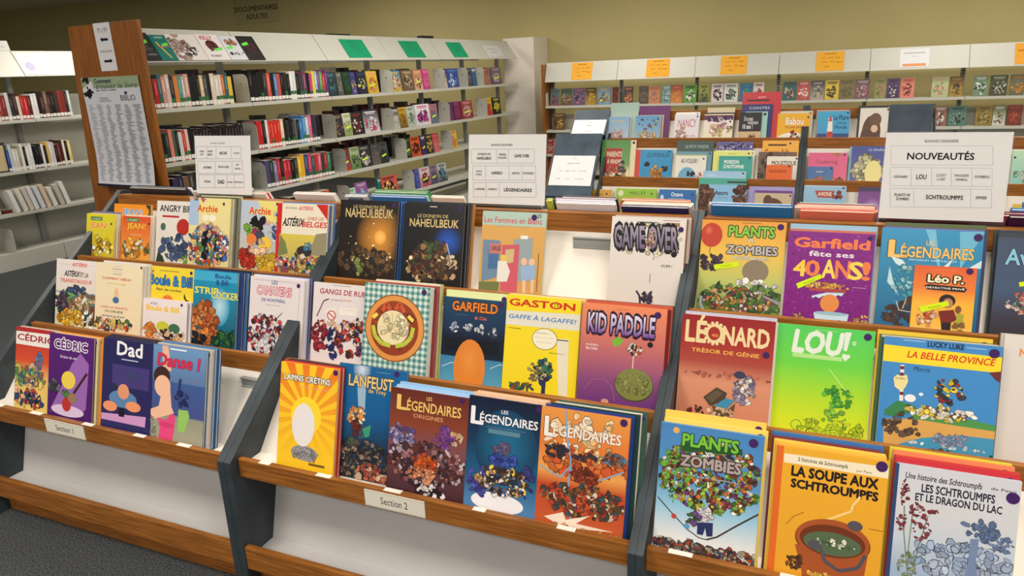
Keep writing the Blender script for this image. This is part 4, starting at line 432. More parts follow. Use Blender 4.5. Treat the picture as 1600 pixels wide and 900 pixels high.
stack(A_, (1215, 695), (1390, 722), 'amber album with a thick black title and a big brown cauldron', [('bg', (232, 170, 46), (228, 160, 44)), ('u', (222, 104, 34), 0, 0, .062, 1), ('p', (240, 226, 196), [(1225.5, 708), (1394, 731), (1394, 749), (1225, 722)]), ('t', '2 histoires de Schtroumpfs', (44, 36, 34), 1247, 714, 1324, 734, .03, .1), ('t', 'par Peyo', (80, 70, 60), 1339, 733, 1362, 742), ('r', (150, 100, 30), 1296, 719.6, 1312, 722), ('t', 'LA SOUPE AUX', (34, 24, 24), 1238, 727.5, 1371, 764.5, .10), ('t', 'SCHTROUMPFS', (34, 24, 24), 1237, 747.5, 1371, 783.5, .10), ('l', (244, 206, 130), 4, [(1293, 812), (1310, 806), (1330, 799), (1332, 790), (1340, 782), (1344, 776)]), ('e', (60, 30, 20), 1300, 846, 61, 34, 36), ('e', (166, 82, 40), 1300, 845, 60, 33, 36), ('p', (166, 82, 40), [(1242, 850), (1358, 856), (1350, 900), (1350, 940), (1256, 940), (1252, 890)]), ('e', (110, 50, 26), 1300, 846, 53, 25, 36), ('e', (84, 104, 74), 1300, 850, 47, 18, 32), ('b', [(110, 130, 96), (180, 190, 170), (70, 90, 64)], 1262, 838, 1340, 862, 30, 4, 145), ('b', [(236, 228, 210)], 1294, 838, 1320, 858, 5, 5, 146), ('l', (84, 80, 88), 6, [(1268, 850), (1276, 846), (1282, 856), (1288, 876), (1310, 892), (1340, 888), (1352, 868)]), ('e', (84, 80, 88), 1336, 822, 12, 8, 20), ('e', (84, 80, 88), 1272, 851, 9, 8, 20), ('b', [(236, 180, 60), (240, 200, 90)], 1262, 890, 1300, 905, 14, 5, 147), ('b', [(84, 50, 34), (110, 66, 40)], 1228, 864, 1256, 892, 14, 6, 148), ('l', (150, 110, 50), 1, [(1228, 818), (1240, 806), (1256, 800)]), ('l', (150, 110, 40), 1, [(1358, 826), (1380, 830)])], 'amber cauldron album', 5, .0092, o=.0, behind=[(60, 110, 170), (120, 50, 60), (236, 196, 80), (224, 180, 70)], edge=(226, 160, 60), spine=(222, 110, 40), dot=(1378, 729, .014), shift=(-.016, .012), btall=.012, h=.302)
stack(A_, (1400, 725), (1597, 756), 'pale grey-blue album with red reeds and misty shapes, right of the cauldron album', [('g', [(0, (206, 208, 216)), (.3, (208, 208, 212)), (.5, (196, 204, 216)), (.75, (156, 176, 204)), (1, (170, 184, 204))]), ('u', (46, 70, 116), 0, 0, .03, 1), ('t', 'Une histoire des Schtroumpfs', (40, 36, 44), 1415, 737, 1533, 768, .04, .1), ('t', 'de Peyo', (60, 60, 70), 1549, 761, 1588, 773, .02), ('t', 'LES SCHTROUMPFS', (30, 34, 48), 1441, 756, 1554, 787, .06, 0), ('t', 'ET LE DRAGON DU LAC', (30, 34, 48), 1431, 770, 1565, 804, .06, 0), ('b', [(140, 160, 190), (160, 176, 204), (176, 190, 212)], 1420, 836, 1596, 930, 60, 16, 149), ('b', [(104, 124, 164), (96, 116, 156)], 1506, 808, 1560, 850, 24, 9, 150), ('p', (118, 136, 172), [(1516, 842), (1530, 842), (1524, 880), (1530, 930), (1500, 930), (1512, 880)]), ('b', [(112, 132, 170)], 1550, 838, 1584, 868, 12, 8, 151), ('l', (110, 130, 90), 1.6, [(1418, 900), (1412, 830), (1413, 790)]), ('l', (120, 140, 96), 1.6, [(1414, 940), (1420, 850), (1426, 800)]), ('l', (110, 130, 90), 1.4, [(1424, 900), (1436, 850), (1450, 806)]), ('b', [(130, 50, 60), (116, 44, 54)], 1410, 748, 1418, 792, 22, 3.6, 152), ('b', [(136, 54, 64), (120, 46, 56)], 1420, 784, 1440, 808, 18, 4, 153), ('b', [(136, 54, 64)], 1440, 794, 1468, 806, 12, 4, 154), ('b', [(140, 56, 66)], 1402, 800, 1416, 828, 12, 4, 155), ('b', [(136, 54, 64)], 1426, 802, 1456, 850, 24, 4.4, 156), ('b', [(140, 150, 110), (120, 140, 90)], 1404, 858, 1432, 905, 26, 5, 157)], 'pale reed album', 5, .0092, o=.0, behind=[(210, 200, 60), (225, 130, 90), (190, 60, 60), (196, 50, 60)], edge=(190, 196, 208), spine=(44, 66, 110), dot=(1585.5, 779, .0145), shift=(-.008, .014), btall=.014, h=.302)
# ------------------------------------------------------------------ albums standing on the far side of the ridge, only their tops showing
def ridge(px0, px1, cols, where, tall=0.0, t=.011, py=330, u=0):
    yD, zD = FRONT[3]; x0 = at_y(px0, py, yD+.06).x; x1 = at_y(px1, py, yD+.06).x; th = math.radians(31); c = math.cos(th); R = random.Random(int(px0))
    for k, cc in enumerate(cols):
        e, up = (cc, 0) if len(cc) == 3 else (cc[:3], cc[3])
        O = V((x1-R.uniform(0, .012), yD+.049+.234*math.tan(th)+(k*(t+.0003))/c, zD-.2344))
        h = .292+tall+up+R.uniform(-.003, .003)
        album(frame(O, -XA, -YA, th), x1-x0-R.uniform(.002, .02), h, t, f'{cname(e)} album edge, {ORD[k+1]} behind the ridge {where}', 'albums behind the ridge of the front units', e, e)
ridge(206, 298, [(44, 46, 54), (50, 70, 100), (230, 228, 226), (30, 32, 40)], 'left of the small sign stand', .010, py=300)
ridge(305, 420, [(220, 214, 206), (200, 60, 60), (230, 226, 220)], 'under the small sign stand', .0, py=303)
ridge(466, 530, [(226, 224, 222), (216, 210, 204)], 'above the red-cornered album', .010, py=306)
ridge(544, 581, [(200, 200, 206), (120, 130, 150)], 'above the orange-glow album', .006, py=310)
ridge(583, 672, [(50, 120, 190), (190, 205, 215), (80, 150, 90, .012), (60, 130, 80, .014)], 'above the huddled-group album', .010, py=310)
ridge(676, 730, [(232, 226, 214), (220, 200, 190)], 'just left of the middle sign stand', .012, py=313)
ridge(735, 850, [(228, 222, 212), (210, 200, 196)], 'under the middle sign stand', .0, py=318)
ridge(853, 869, [(190, 206, 80), (70, 90, 60)], 'just right of the middle sign stand', .014, py=325)
ridge(870, 966, [(226, 224, 232), (196, 184, 216), (150, 130, 160, .006), (70, 44, 60, .012)], 'above the empty white slot', .008, py=328)
ridge(968, 1082, [(40, 44, 90), (226, 200, 180), (232, 214, 196), (238, 224, 204, .004), (206, 120, 80, .010)], 'above the splashed-title album', .004, py=333)
ridge(1108, 1240, [(40, 120, 185), (50, 130, 195), (210, 200, 190)], 'above the balloon album', .018, py=335)
ridge(1243, 1371, [(222, 120, 100), (214, 150, 130), (196, 90, 84), (226, 190, 170, .004), (180, 90, 90, .006), (150, 200, 190, .010)], 'left of the large sign stand', .010, py=340)
ridge(1378, 1567, [(150, 60, 90), (170, 140, 180), (222, 214, 222)], 'under the large sign stand', -.002, py=345)
ridge(1570, 1650, [(60, 24, 64), (130, 40, 70), (140, 60, 84, .004), (50, 130, 195, .014)], 'right of the large sign stand', .010, py=340)
# ------------------------------------------------------------------ acrylic sign stands
def sign_stand(bl, br, tl, label, items, lab_rows):
    yb = FRONT[3][0]+.030; z0 = FRONT[3][1]+.0006; x0 = at_y(bl[0], bl[1], yb).x; x1 = at_y(br[0], br[1], yb).x; w = x1-x0; th = math.radians(9); h = .244
    M = frame(V((x0, yb, z0)), XA, YA, th); root = empty('sign_stand', M, label, 'sign', 'sign stands on the front display units')
    b = MB(); m = .004
    b.box((-m, .0012, 0), (w+m, .0030, h+m)); b.box((-m, -.0030, 0), (w+m, -.0012, h+m)); b.box((-m, -.028, 0), (w+m, -.0031, .004)); b.box((-m, .0031, .0), (w+m, .030, .004))
    b.build('acrylic_holder', ACRYL, root)
    b = MB(); b.box((.001, -.0009, .012), (w-.001, .0009, h-.001), (244, 240, 240))
    P0 = V((x0, yb, z0)); zl = V((0, math.sin(th), math.cos(th))); yl = V((0, math.cos(th), -math.sin(th)))
    def tolocal(u, v): p = hit(u, v, P0, yl); return p.x-x0, (p-P0).dot(zl)
    A = Art(b, w, h, -.0009, tolocal); A.k = 1; A.draw(items); b.build('printed_sheet', MATTE, root)
def grid(x0, y0, x1, y1, cells, c=(184, 180, 186), skew=0.0):
    L = []; dy = (x1-x0)*skew
    L += [('l', c, .6, [(x0, y0), (x1, y0+dy), (x1, y1+dy), (x0, y1), (x0, y0)])]
    for q in cells: L.append(('l', c, .6, [(x0+(x1-x0)*q, y0+dy*q), (x0+(x1-x0)*q, y1+dy*q)]))
    return L
K = (40, 38, 42); KG = (96, 92, 98)
sign_stand((307, 302), (393, 303), (301, 215), 'small framed sign with a three-row table on the left unit, the leftmost stand',
 [('t', 'BANDES DESSINÉES', KG, 329, 222, 352, 225, .02)]+grid(307, 229, 377, 248, (.24, .44, .78))+grid(309, 252, 379, 271, (.4, .77))+grid(311, 273, 382, 293, (.35, .62, .78))+
 [('t', 'AGENT', KG, 312, 235, 320, 238, .03), ('t', 'JEAN', KG, 313, 240, 319, 243, .03), ('t', 'ANGRY', KG, 325, 235, 333, 238, .03), ('t', 'BIRDS', KG, 325, 240, 332, 243, .03), ('t', 'ARCHIE', K, 343, 237, 355, 241.5, .03), ('t', 'ASTÉRIX', KG, 365, 237.5, 375, 240.5, .02), ('t', 'ASTÉRIX', K, 318, 259, 331, 263.5, .03), ('t', 'BOULE & BILL', K, 342, 259, 359, 262.5, .02), ('t', 'LES', KG, 369, 256, 374, 258.5, .02), ('t', 'CANAYENS', KG, 367, 262, 376, 265, .02), ('t', 'CÉDRIC', KG, 319, 281, 330, 285.5, .03), ('t', 'DAD', K, 341, 281, 351, 287, .05), ('t', 'DANSE', KG, 356, 283, 364, 286, .02), ('t', 'DRAGOUILLES', KG, 367, 283, 380, 286, .02)], None)
sign_stand((731, 318), (851, 320), (728, 216), 'framed sign with a three-row table beside the empty white slot, the middle stand',
 [('t', 'BANDES DESSINÉES', K, 768, 224, 801, 228, .04)]+grid(737, 233, 835, 255, (.4, .59))+grid(739, 259, 837, 281.5, (.2, .58, .78))+grid(740, 285, 838, 308, (.2, .41))+
 [('t', 'DONJON DE', K, 747, 239, 766.5, 243.5, .04), ('t', 'NAHEULBEUK', K, 745.5, 245, 768, 249.5, .04), ('t', 'FEMMES', K, 780, 240, 791, 243, .03), ('t', 'EN BLANC', K, 779, 245, 792, 248, .03), ('t', 'GAME OVER', K, 804, 241, 827, 246, .04), ('t', 'GANGS', KG, 744, 266, 753, 269, .03), ('t', 'DE RUE', KG, 744, 271, 753, 274, .03), ('t', 'GARFIELD', K, 768, 268, 785, 272.5, .04), ('t', 'GASTON', K, 800, 269, 812, 272.5, .03), ('t', 'KID PADDLE', K, 817.5, 269, 834, 272.5, .03), ('t', 'LAPINS', K, 743, 293.5, 757.5, 297, .03), ('t', 'LANFEUST', K, 763, 294, 777, 297, .03), ('t', 'LÉGENDAIRES', K, 788, 292.5, 831, 300, .05)], None)
sign_stand((1372, 338), (1568, 347), (1376, 207), 'large framed sign headed NOUVEAUTÉS on the right unit, rightmost of three sign stands',
 [('t', 'BANDES DESSINÉES', (50, 48, 54), 1445.5, 217.5, 1497.5, 222.5, .03)]+grid(1392, 228, 1551, 258, ())+grid(1391, 261.5, 1550, 290, (.205, .405, .6, .8), skew=.01)+grid(1390.5, 294, 1549, 323, (.235, .795), skew=.012)+
 [('t', 'NOUVEAUTÉS', (28, 26, 32), 1418.5, 236, 1521.5, 250, .05), ('t', 'LÉONARD', K, 1397, 273, 1418, 278, .03), ('t', 'LOU', (30, 28, 34), 1432, 272.5, 1447, 280, .05), ('t', 'LUCKY', KG, 1463.5, 271.5, 1478, 276, .02), ('t', 'LUKE', KG, 1464, 278, 1476, 282, .02), ('t', 'MAGASIN', KG, 1492, 272, 1513, 276.5, .02), ('t', 'GÉNÉRAL', KG, 1493, 278, 1511.5, 282.5, .02), ('t', 'NOMBRILS', KG, 1523, 274, 1546, 278.5, .02), ('t', 'PLANTS VS', K, 1398, 302, 1421.5, 307, .03), ('t', 'ZOMBIES', K, 1400, 308.5, 1419.5, 313, .03), ('t', 'SCHTROUMPFS', (32, 30, 36), 1447, 304.5, 1504, 312.5, .05), ('t', 'SIMMER', KG, 1524.5, 306.5, 1541.5, 311.5, .03)], None)
# ------------------------------------------------------------------ picture books on the rear units
RA, RB, RC = RTI
W0 = (236, 232, 222)
def rbook(T, tl, tr, label, art, n=1, nick=None, edge=W0, behind=(), o=None, dot=None, btall=0, shift=(.004, 0), h=None, spine=None, t=.009):
    return stack(T, tl, tr, label, art, nick, n, t, o, behind, edge, spine, (dot[0], dot[1], .007) if dot else None, None, h, None, shift, 0, btall=btall, grp='picture books on the rear displays')
# top row
rbook(RC, (949, 182), (984, 184), 'pale blue picture book with castle towers, leftmost on the rear top row', [('bg', (130, 180, 215), (190, 200, 215)), ('T', 'MON CHÂTEAU', (220, 200, 130), .2, .08, .8, .2, .03), ('B', [(220, 190, 180), (200, 170, 170), (236, 220, 210)], .1, .5, .9, 1, 26, .12, 201), ('P', (200, 150, 150), [(.3, .6), (.37, .38), (.44, .6)]), ('P', (200, 150, 150), [(.6, .58), (.67, .35), (.74, .58)])], 4, 'castle picture book', (150, 170, 190), [(70, 100, 150), (200, 200, 210)], shift=(.012, 0))
rbook(RC, (994, 180), (1032, 182), 'sky blue picture book with white shapes, second on the rear top row', [('bg', (90, 160, 210), (160, 190, 210)), ('B', [(240, 220, 180), (236, 236, 236), (230, 190, 120)], .1, .55, .9, 1, 26, .12, 202), ('B', [(120, 90, 150), (240, 230, 150)], .1, .1, .9, .45, 14, .08, 203)], 4, 'sky blue picture book', (150, 180, 200), [(200, 190, 180), (160, 120, 90)], dot=(1028, 186), shift=(.012, 0))
rbook(RC, (1055, 178), (1093, 179), 'white picture book with tall thin pink-red letters NANCY on the rear top row', [('bg', (232, 232, 238), (226, 226, 232)), ('T', 'NANCY', (200, 70, 110), .15, .16, .9, .42, .01), ('B', [(225, 180, 120), (200, 150, 110), (220, 190, 200)], .08, .42, .5, .98, 24, .1, 204), ('T', 'fait sa fée', (190, 90, 140), .5, .66, .88, .74)], 2, 'NANCY picture book', dot=(1090, 182), behind=[(240, 236, 226)], btall=.012)
rbook(RC, (1101, 180), (1146, 180), 'white picture book with hand-lettered red words and a purple top, rear row', [('bg', (236, 228, 232), (240, 232, 190)), ('u', (90, 40, 90), 0, 0, 1, .16), ('B', [(120, 60, 120), (230, 220, 230)], .05, .02, .95, .2, 20, .09, 205), ('T', 'JOYEUX', (205, 60, 70), .2, .3, .75, .5, .02), ('T', 'RÊVEUR', (190, 70, 60), .1, .8, .85, .97, .02), ('B', [(240, 180, 200), (244, 226, 150)], .2, .3, .95, .7, 14, .12, 206)], 3, 'hand-lettered red picture book', dot=(1141, 190), behind=[(60, 56, 60), (230, 210, 180)], btall=.012)
rbook(RC, (1156, 175), (1191, 176), 'black-topped picture book with white hand lettering and a small red figure, rear top row', [('bg', (34, 32, 36), (34, 32, 36)), ('u', (206, 180, 140), 0, .58, 1, 1), ('T', 'Si tu veux', (236, 236, 236), .22, .12, .62, .26, .02), ('T', 'maman', (220, 220, 220), .4, .28, .85, .36, .02), ('T', '10 ans !', (240, 240, 240), .18, .36, .62, .5, .04), ('B', [(190, 50, 50), (220, 180, 150), (150, 60, 50)], .5, .6, .8, 1, 14, .1, 207)], 2, 'black-topped picture book', (180, 200, 190), [(160, 200, 190)], shift=(.03, 0), o=.024)
rbook(RC, (1160, 163), (1208, 163), 'navy blue folder standing behind the black-topped picture book', [('bg', (44, 50, 110)), ('T', 'CONTES', (220, 220, 236), .24, .06, .9, .12)], o=.0145, edge=(44, 50, 110), t=.008)
rbook(RC, (1161, 146), (1222, 142), 'tall red folder sticking up above the rear top row', [('bg', (200, 50, 60)), ('T', 'ALBUM', (240, 220, 220), .4, .08, .6, .11), ('u', (34, 28, 36), .12, .14, .7, .17)], o=.002, edge=(200, 50, 60), t=.012)
rbook(RC, (1216, 177), (1267, 177), 'yellow picture book with a child on white ground, rear top row', [('bg', (238, 180, 40), (236, 176, 36)), ('E', (240, 236, 226), .5, 1.0, .6, .4), ('T', 'Babou', (244, 240, 230), .26, .14, .8, .36, .06, 0, (226, 150, 30), .06), ('T', "n'a pas peur", (170, 60, 30), .25, .38, .8, .5, .03), ('B', [(40, 36, 40), (230, 190, 160), (200, 60, 40)], .42, .56, .66, .98, 16, .08, 208), ('B', [(250, 220, 120)], .05, .05, .95, .6, 14, .03, 209)], 2, 'yellow picture book', behind=[(200, 200, 190)], dot=(1263, 183), btall=.01)
rbook(RC, (1279, 173), (1329, 174), 'blue picture book with a red and white lighthouse, rear top row', [('bg', (70, 170, 215), (60, 150, 200)), ('u', (30, 70, 130), 0, .66, 1, 1), ('P', (236, 232, 226), [(.3, 1), (.34, .2), (.46, .2), (.52, 1)]), ('P', (190, 60, 50), [(.31, .8), (.325, .6), (.495, .6), (.51, .8)]), ('P', (190, 60, 50), [(.34, .3), (.4, .12), (.46, .3)]), ('T', 'Le Phare', (30, 60, 120), .5, .12, .96, .26, .05), ('T', 'du bout du', (30, 60, 120), .6, .3, .9, .38, .03), ('T', 'Monde', (30, 60, 120), .55, .42, .92, .52, .04), ('B', [(170, 110, 70), (200, 130, 90)], .64, .74, .8, .98, 9, .07, 210)], 3, 'lighthouse picture book', (90, 150, 180), [(90, 180, 170), (200, 150, 130)], dot=(1325, 176), shift=(-.012, 0), btall=.008)
rbook(RC, (1345, 168.5), (1391, 168.5), 'white picture book with a big brown bear, rear top row', [('bg', (232, 226, 216)), ('E', (92, 66, 48), .42, .66, .32, .46), ('E', (110, 80, 58), .54, .32, .2, .18), ('P', (84, 60, 44), [(.0, 1), (.1, .6), (.7, .6), (.8, 1)]), ('E', (226, 190, 160), .52, .56, .12, .1)], 2, 'brown bear picture book', dot=(1388, 171), behind=[(44, 46, 48)], btall=.014, shift=(-.012, 0))
rbook(RC, (955, 161), (999, 160), 'pale teal folder standing behind the castle picture book', [('bg', (170, 200, 190), (190, 206, 190))], o=.002, edge=(170, 200, 190), t=.006)
rbook(RC, (1000, 166), (1048, 164.5), 'purple book standing behind the sky blue picture book', [('bg', (110, 40, 110), (90, 30, 90))], o=-.0, edge=(110, 40, 110), t=.006)
rbook(RC, (1106, 169), (1149, 167), 'cream book standing behind the hand-lettered red picture book', [('bg', (214, 200, 170))], o=.001, edge=(214, 200, 170), t=.006)
def plain_board(name, M, w, h, t, label, m, cat):
    b = MB(); b.box((0, -t, 0), (w, 0, h)); o = b.build(name, m, None, M, bevel=.0015); tag(o, label, cat); return o
# middle row
rbook(RB, (941.5, 217), (986, 220), 'green and cream picture book with white words on a red box', [('bg', (96, 150, 80), (236, 220, 160)), ('g', [(0, (84, 146, 76)), (.6, (110, 160, 90)), (.75, (234, 220, 170)), (1, (236, 220, 150))]), ('u', (176, 50, 40), .16, .2, .72, .78), ('T', 'PARENTS', (240, 226, 200), .2, .28, .72, .4, .05), ('T', 'À VENDRE', (240, 226, 200), .22, .44, .72, .56, .05), ('B', [(60, 50, 90), (220, 180, 150), (90, 60, 50), (200, 160, 60)], .52, .5, .9, 1, 26, .09, 211), ('B', [(200, 120, 140), (220, 180, 150), (100, 60, 60)], .2, .64, .42, .95, 14, .07, 212)], 2, 'green picture book with the red box', behind=[(230, 216, 180)], shift=(.03, 0))
rbook(RB, (994, 234), (1051, 234), 'blue picture book with a red spine and shaggy orange shape, rear middle row', [('bg', (50, 150, 200), (40, 140, 195)), ('u', (206, 60, 46), 0, 0, .13, 1), ('T', 'LE LOUP BOUILLON', (30, 60, 110), .32, .1, .92, .22, .03), ('B', [(30, 40, 60)], .28, .36, .42, .52, 8, .05, 213), ('B', [(30, 40, 60)], .72, .5, .9, .66, 8, .05, 214), ('B', [(236, 170, 60), (226, 140, 50), (244, 200, 110)], .42, .48, .72, .9, 26, .09, 215)], 1, edge=(60, 140, 190), spine=(206, 60, 46), dot=(1046, 237))
rbook(RB, (1058.5, 219), (1116, 221), 'dark green picture book standing tallest behind the blue-dog book', [('bg', (66, 88, 84), (80, 104, 96)), ('T', 'LE PETIT VOLEUR', (190, 206, 196), .24, .1, .86, .17)], o=.002, edge=(66, 88, 84))
rbook(RB, (1057, 236), (1113, 237.5), 'blue-grey picture book between the dark green one and the blue-dog book', [('bg', (110, 150, 170), (100, 140, 160))], o=.0125, edge=(110, 150, 170), dot=(1109, 240))
rbook(RB, (1056.5, 242), (1104.5, 242), 'white picture book with a blue round dog shape and black words AU VOLEUR', [('bg', (232, 230, 220)), ('u', (190, 200, 80), 0, 0, 1, .03), ('T', 'AU VOLEUR !', (40, 40, 44), .18, .13, .74, .28, .04), ('E', (110, 170, 205), .4, .82, .3, .4), ('B', [(30, 36, 50)], .38, .58, .66, .72, 10, .06, 216), ('B', [(210, 60, 60), (236, 200, 180)], .72, .6, .92, .98, 14, .06, 217)], 1, o=.023, dot=(1099.5, 248))
rbook(RB, (1120, 221), (1177, 222), 'purple patterned picture book at the back of the rear middle row', [('bg', (100, 96, 160), (80, 80, 140)), ('B', [(150, 140, 200), (60, 60, 120), (190, 180, 210)], 0, 0, 1, .3, 30, .08, 218)], o=.002, edge=(100, 96, 160))
rbook(RB, (1115, 237), (1176, 235), 'pale yellow picture book in front of the purple patterned one', [('bg', (226, 226, 130), (220, 222, 130)), ('T', 'Saisons', (110, 110, 60), .4, .06, .6, .1)], o=.0125, edge=(220, 220, 140), dot=(1170, 240), n=2, nick='pale yellow picture book', behind=[(236, 234, 220)], shift=(.012, 0))
rbook(RB, (1124, 243.5), (1176, 244), 'teal picture book with white block words on the rear middle row', [('bg', (60, 160, 150), (70, 170, 156)), ('T', 'MOISSON', (236, 240, 236), .16, .14, .6, .26, .06), ('T', "D'AUTOMNE", (236, 240, 236), .16, .3, .76, .42, .06)], o=.034, edge=(80, 160, 150), dot=(1171, 247))
rbook(RB, (1192, 219), (1249, 220), 'orange picture book with brown title words at the back beside the double divider', [('bg', (240, 176, 70), (236, 170, 66)), ('u', (90, 60, 30), .16, .08, .66, .12), ('T', 'Course folle', (150, 60, 24), .08, .2, .78, .34, .06)], o=.002, edge=(236, 180, 90), dot=(1235, 224))
rbook(RB, (1186, 237), (1245, 238), 'brown furry picture book in front of the orange one', [('bg', (110, 90, 76)), ('B', [(130, 106, 90), (90, 70, 60), (70, 56, 48)], 0, 0, 1, 1, 60, .1, 219)], o=.0125, edge=(120, 100, 84))
rbook(RB, (1199, 243.5), (1247, 245), 'white picture book with the black word MOUSTIQUE', [('bg', (232, 226, 214)), ('T', 'MOUSTIQUE', (36, 36, 40), .16, .16, .96, .32, .05)], o=.023, dot=(1245, 248))
rbook(RB, (1198, 257.5), (1238, 258), 'small bright orange book in front of the MOUSTIQUE book', [('bg', (228, 104, 34), (222, 96, 30)), ('T', 'NE BOUGE PAS', (110, 30, 20), .12, .24, .8, .36, .04), ('P', (30, 20, 20), [(.4, 1), (.5, .8), (.62, .86), (.66, 1)])], o=.034, edge=(226, 110, 50), dot=(1233, 260))
rbook(RB, (1264, 238.5), (1325, 239), 'pink picture book with a sketched title, right of the double divider', [('bg', (222, 96, 140), (226, 110, 140)), ('T', 'Couleuring', (130, 60, 80), .2, .2, .76, .36, .01), ('B', [(240, 200, 80), (120, 170, 90), (240, 140, 60)], .5, .0, .9, .1, 8, .05, 220), ('B', [(200, 120, 60), (150, 90, 50)], .7, .75, .96, 1, 10, .08, 221)], o=.003, edge=(60, 100, 60), dot=(1320, 242))
rbook(RB, (1262, 259.5), (1302, 261), 'small blue farm book in front of the pink picture book', [('bg', (70, 110, 170), (80, 120, 170)), ('T', 'La ferme', (220, 220, 230), .36, .2, .62, .3, .03), ('B', [(240, 200, 90), (110, 160, 90), (220, 120, 60)], .1, .5, .95, 1, 24, .1, 222)], o=.0135, edge=(80, 110, 160), dot=(1299, 263))
rbook(RB, (1332, 228), (1386, 228), 'dark blue picture book with a large pale cuddly shape beside the large sign', [('bg', (70, 80, 150), (90, 100, 170)), ('B', [(220, 216, 170), (230, 226, 190)], .1, .25, .9, .95, 40, .22, 223), ('E', (236, 226, 150), .66, .65, .24, .3), ('T', 'Le doudou', (180, 200, 230), .5, .05, .95, .12, .03)], o=.003, edge=(110, 120, 180), n=2, nick='cuddly dark blue picture book', behind=[(140, 190, 200)], shift=(-.012, 0))
rbook(RB, (1583, 235), (1640, 236), 'pale green picture book at the right edge, just right of the large sign', [('bg', (190, 226, 190), (120, 190, 190)), ('B', [(220, 240, 220), (150, 210, 200)], .1, .4, .9, 1, 20, .14, 224)], o=.003, edge=(190, 220, 190), dot=(1586, 246))
# lower row
rbook(RA, (915, 297.5), (955, 298.5), 'small yellow picture book with only its top showing, leftmost of the rear lower row', [('bg', (214, 160, 50), (210, 150, 40)), ('T', 'LES PETITS ANIMAUX', (140, 80, 30), .14, .12, .7, .2, .02)], o=.003, dot=(948, 303), n=2, nick='small yellow picture book', behind=[(210, 200, 170)], h=.19, edge=(214, 170, 80), shift=(.01, 0))
rbook(RA, (963, 297.5), (1026, 298.5), 'lime green picture book with an orange shape, second of the rear lower row', [('bg', (150, 196, 50), (120, 180, 50)), ('E', (226, 226, 180), .12, .14, .07, .09), ('T', 'MALI ET', (90, 110, 30), .34, .08, .74, .17, .04), ('T', 'LE LION', (190, 160, 40), .36, .2, .76, .3, .04), ('E', (190, 96, 60), .3, .5, .2, .22)], o=.003, dot=(1018, 303), h=.2, edge=(150, 190, 80), n=2, nick='lime green picture book', behind=[(200, 200, 150)])
rbook(RA, (1030, 298), (1087, 299.5), 'deep blue picture book with a white word, third of the rear lower row', [('bg', (40, 110, 180), (30, 90, 160)), ('E', (190, 220, 240), .09, .24, .05, .08), ('T', 'Octave', (230, 240, 250), .34, .08, .66, .2, .05), ('T', 'LE PETIT MANCHOT', (130, 190, 230), .28, .24, .7, .32, .02), ('E', (20, 40, 80), .5, .56, .2, .2)], o=.003, dot=(1082, 304), h=.2, edge=(60, 120, 180))
rbook(RA, (1099, 266.5), (1166, 268), 'pale blue picture book tallest behind the book with two brown cliffs', [('bg', (160, 196, 226), (160, 196, 226)), ('T', 'GRAND', (220, 230, 240), .1, .06, .3, .1)], o=.002, edge=(160, 196, 226), dot=(1161, 271))
rbook(RA, (1093, 276), (1167, 281), 'sea green picture book between the pale blue one and the cliffs book', [('bg', (80, 170, 150), (70, 150, 140)), ('u', (60, 60, 70), .6, .06, 1, .1)], o=.0125, edge=(80, 170, 150), dot=(1163, 285))
rbook(RA, (1093, 288), (1167, 289.5), 'picture book with two brown cliffs and a blue dragon-like shape, rear lower row', [('bg', (140, 190, 226), (120, 180, 220)), ('B', [(130, 80, 60), (150, 100, 80), (110, 66, 52)], -.1, 0, .28, 1, 70, .12, 226), ('B', [(130, 80, 60), (150, 96, 76), (110, 66, 52)], .74, 0, 1.1, 1, 70, .12, 227), ('T', 'Azuro', (30, 34, 60), .34, .15, .62, .25, .06), ('T', 'le dragon bleu', (110, 150, 180), .34, .29, .62, .34, .02), ('B', [(50, 120, 200), (70, 140, 210)], .28, .5, .68, .85, 26, .09, 228)], o=.023, dot=(1162, 294), edge=(120, 160, 190), h=.24)
rbook(RA, (1171, 291), (1242, 292.5), 'lilac picture book behind the brown mitten book', [('bg', (160, 150, 206), (150, 140, 200))], o=.002, edge=(160, 150, 206), h=.23)
rbook(RA, (1180, 297.5), (1238, 301), 'cream picture book with a big brown mitten shape on the rear lower row', [('bg', (200, 180, 150), (190, 170, 140)), ('u', (110, 60, 140), 0, 0, 1, .07), ('E', (92, 60, 40), .5, .6, .34, .4), ('E', (92, 60, 40), .36, .28, .12, .16), ('T', 'La Moufle', (236, 226, 210), .44, .42, .78, .5, .04)], o=.0125, edge=(190, 170, 150), h=.21, dot=(1235, 306))
rbook(RA, (1257, 288.5), (1323, 292), 'blue picture book with small red aeroplanes, right of the double divider', [('bg', (150, 190, 216), (120, 170, 206)), ('P', (170, 60, 50), [(.26, .1), (.74, .1), (.66, .26), (.34, .26)]), ('T', 'AVIONS', (240, 226, 200), .34, .13, .66, .22, .05), ('B', [(190, 70, 50), (120, 60, 50)], .7, .1, .94, .36, 9, .06, 229), ('u', (90, 140, 190), .18, .46, .7, .5), ('E', (200, 210, 220), .45, .7, .12, .1)], o=.003, edge=(130, 170, 200), h=.24, dot=(1318, 294), n=2, nick='red aeroplanes picture book', behind=[(190, 200, 210)])
rbook(RA, (1343, 283), (1400, 287), 'violet glowing picture book half hidden by the large sign', [('bg', (110, 60, 130), (150, 90, 170)), ('E', (220, 180, 230), .4, .55, .3, .3, (130, 70, 150)), ('u', (60, 40, 90), 0, 0, 1, .1)], o=.003, edge=(100, 70, 140), h=.24)
rbook(RA, (1583, 317), (1597, 317.5), 'small yellow book at the right edge below the pale green picture book', [('bg', (226, 180, 50))], o=.003, edge=(226, 180, 50), h=.17)
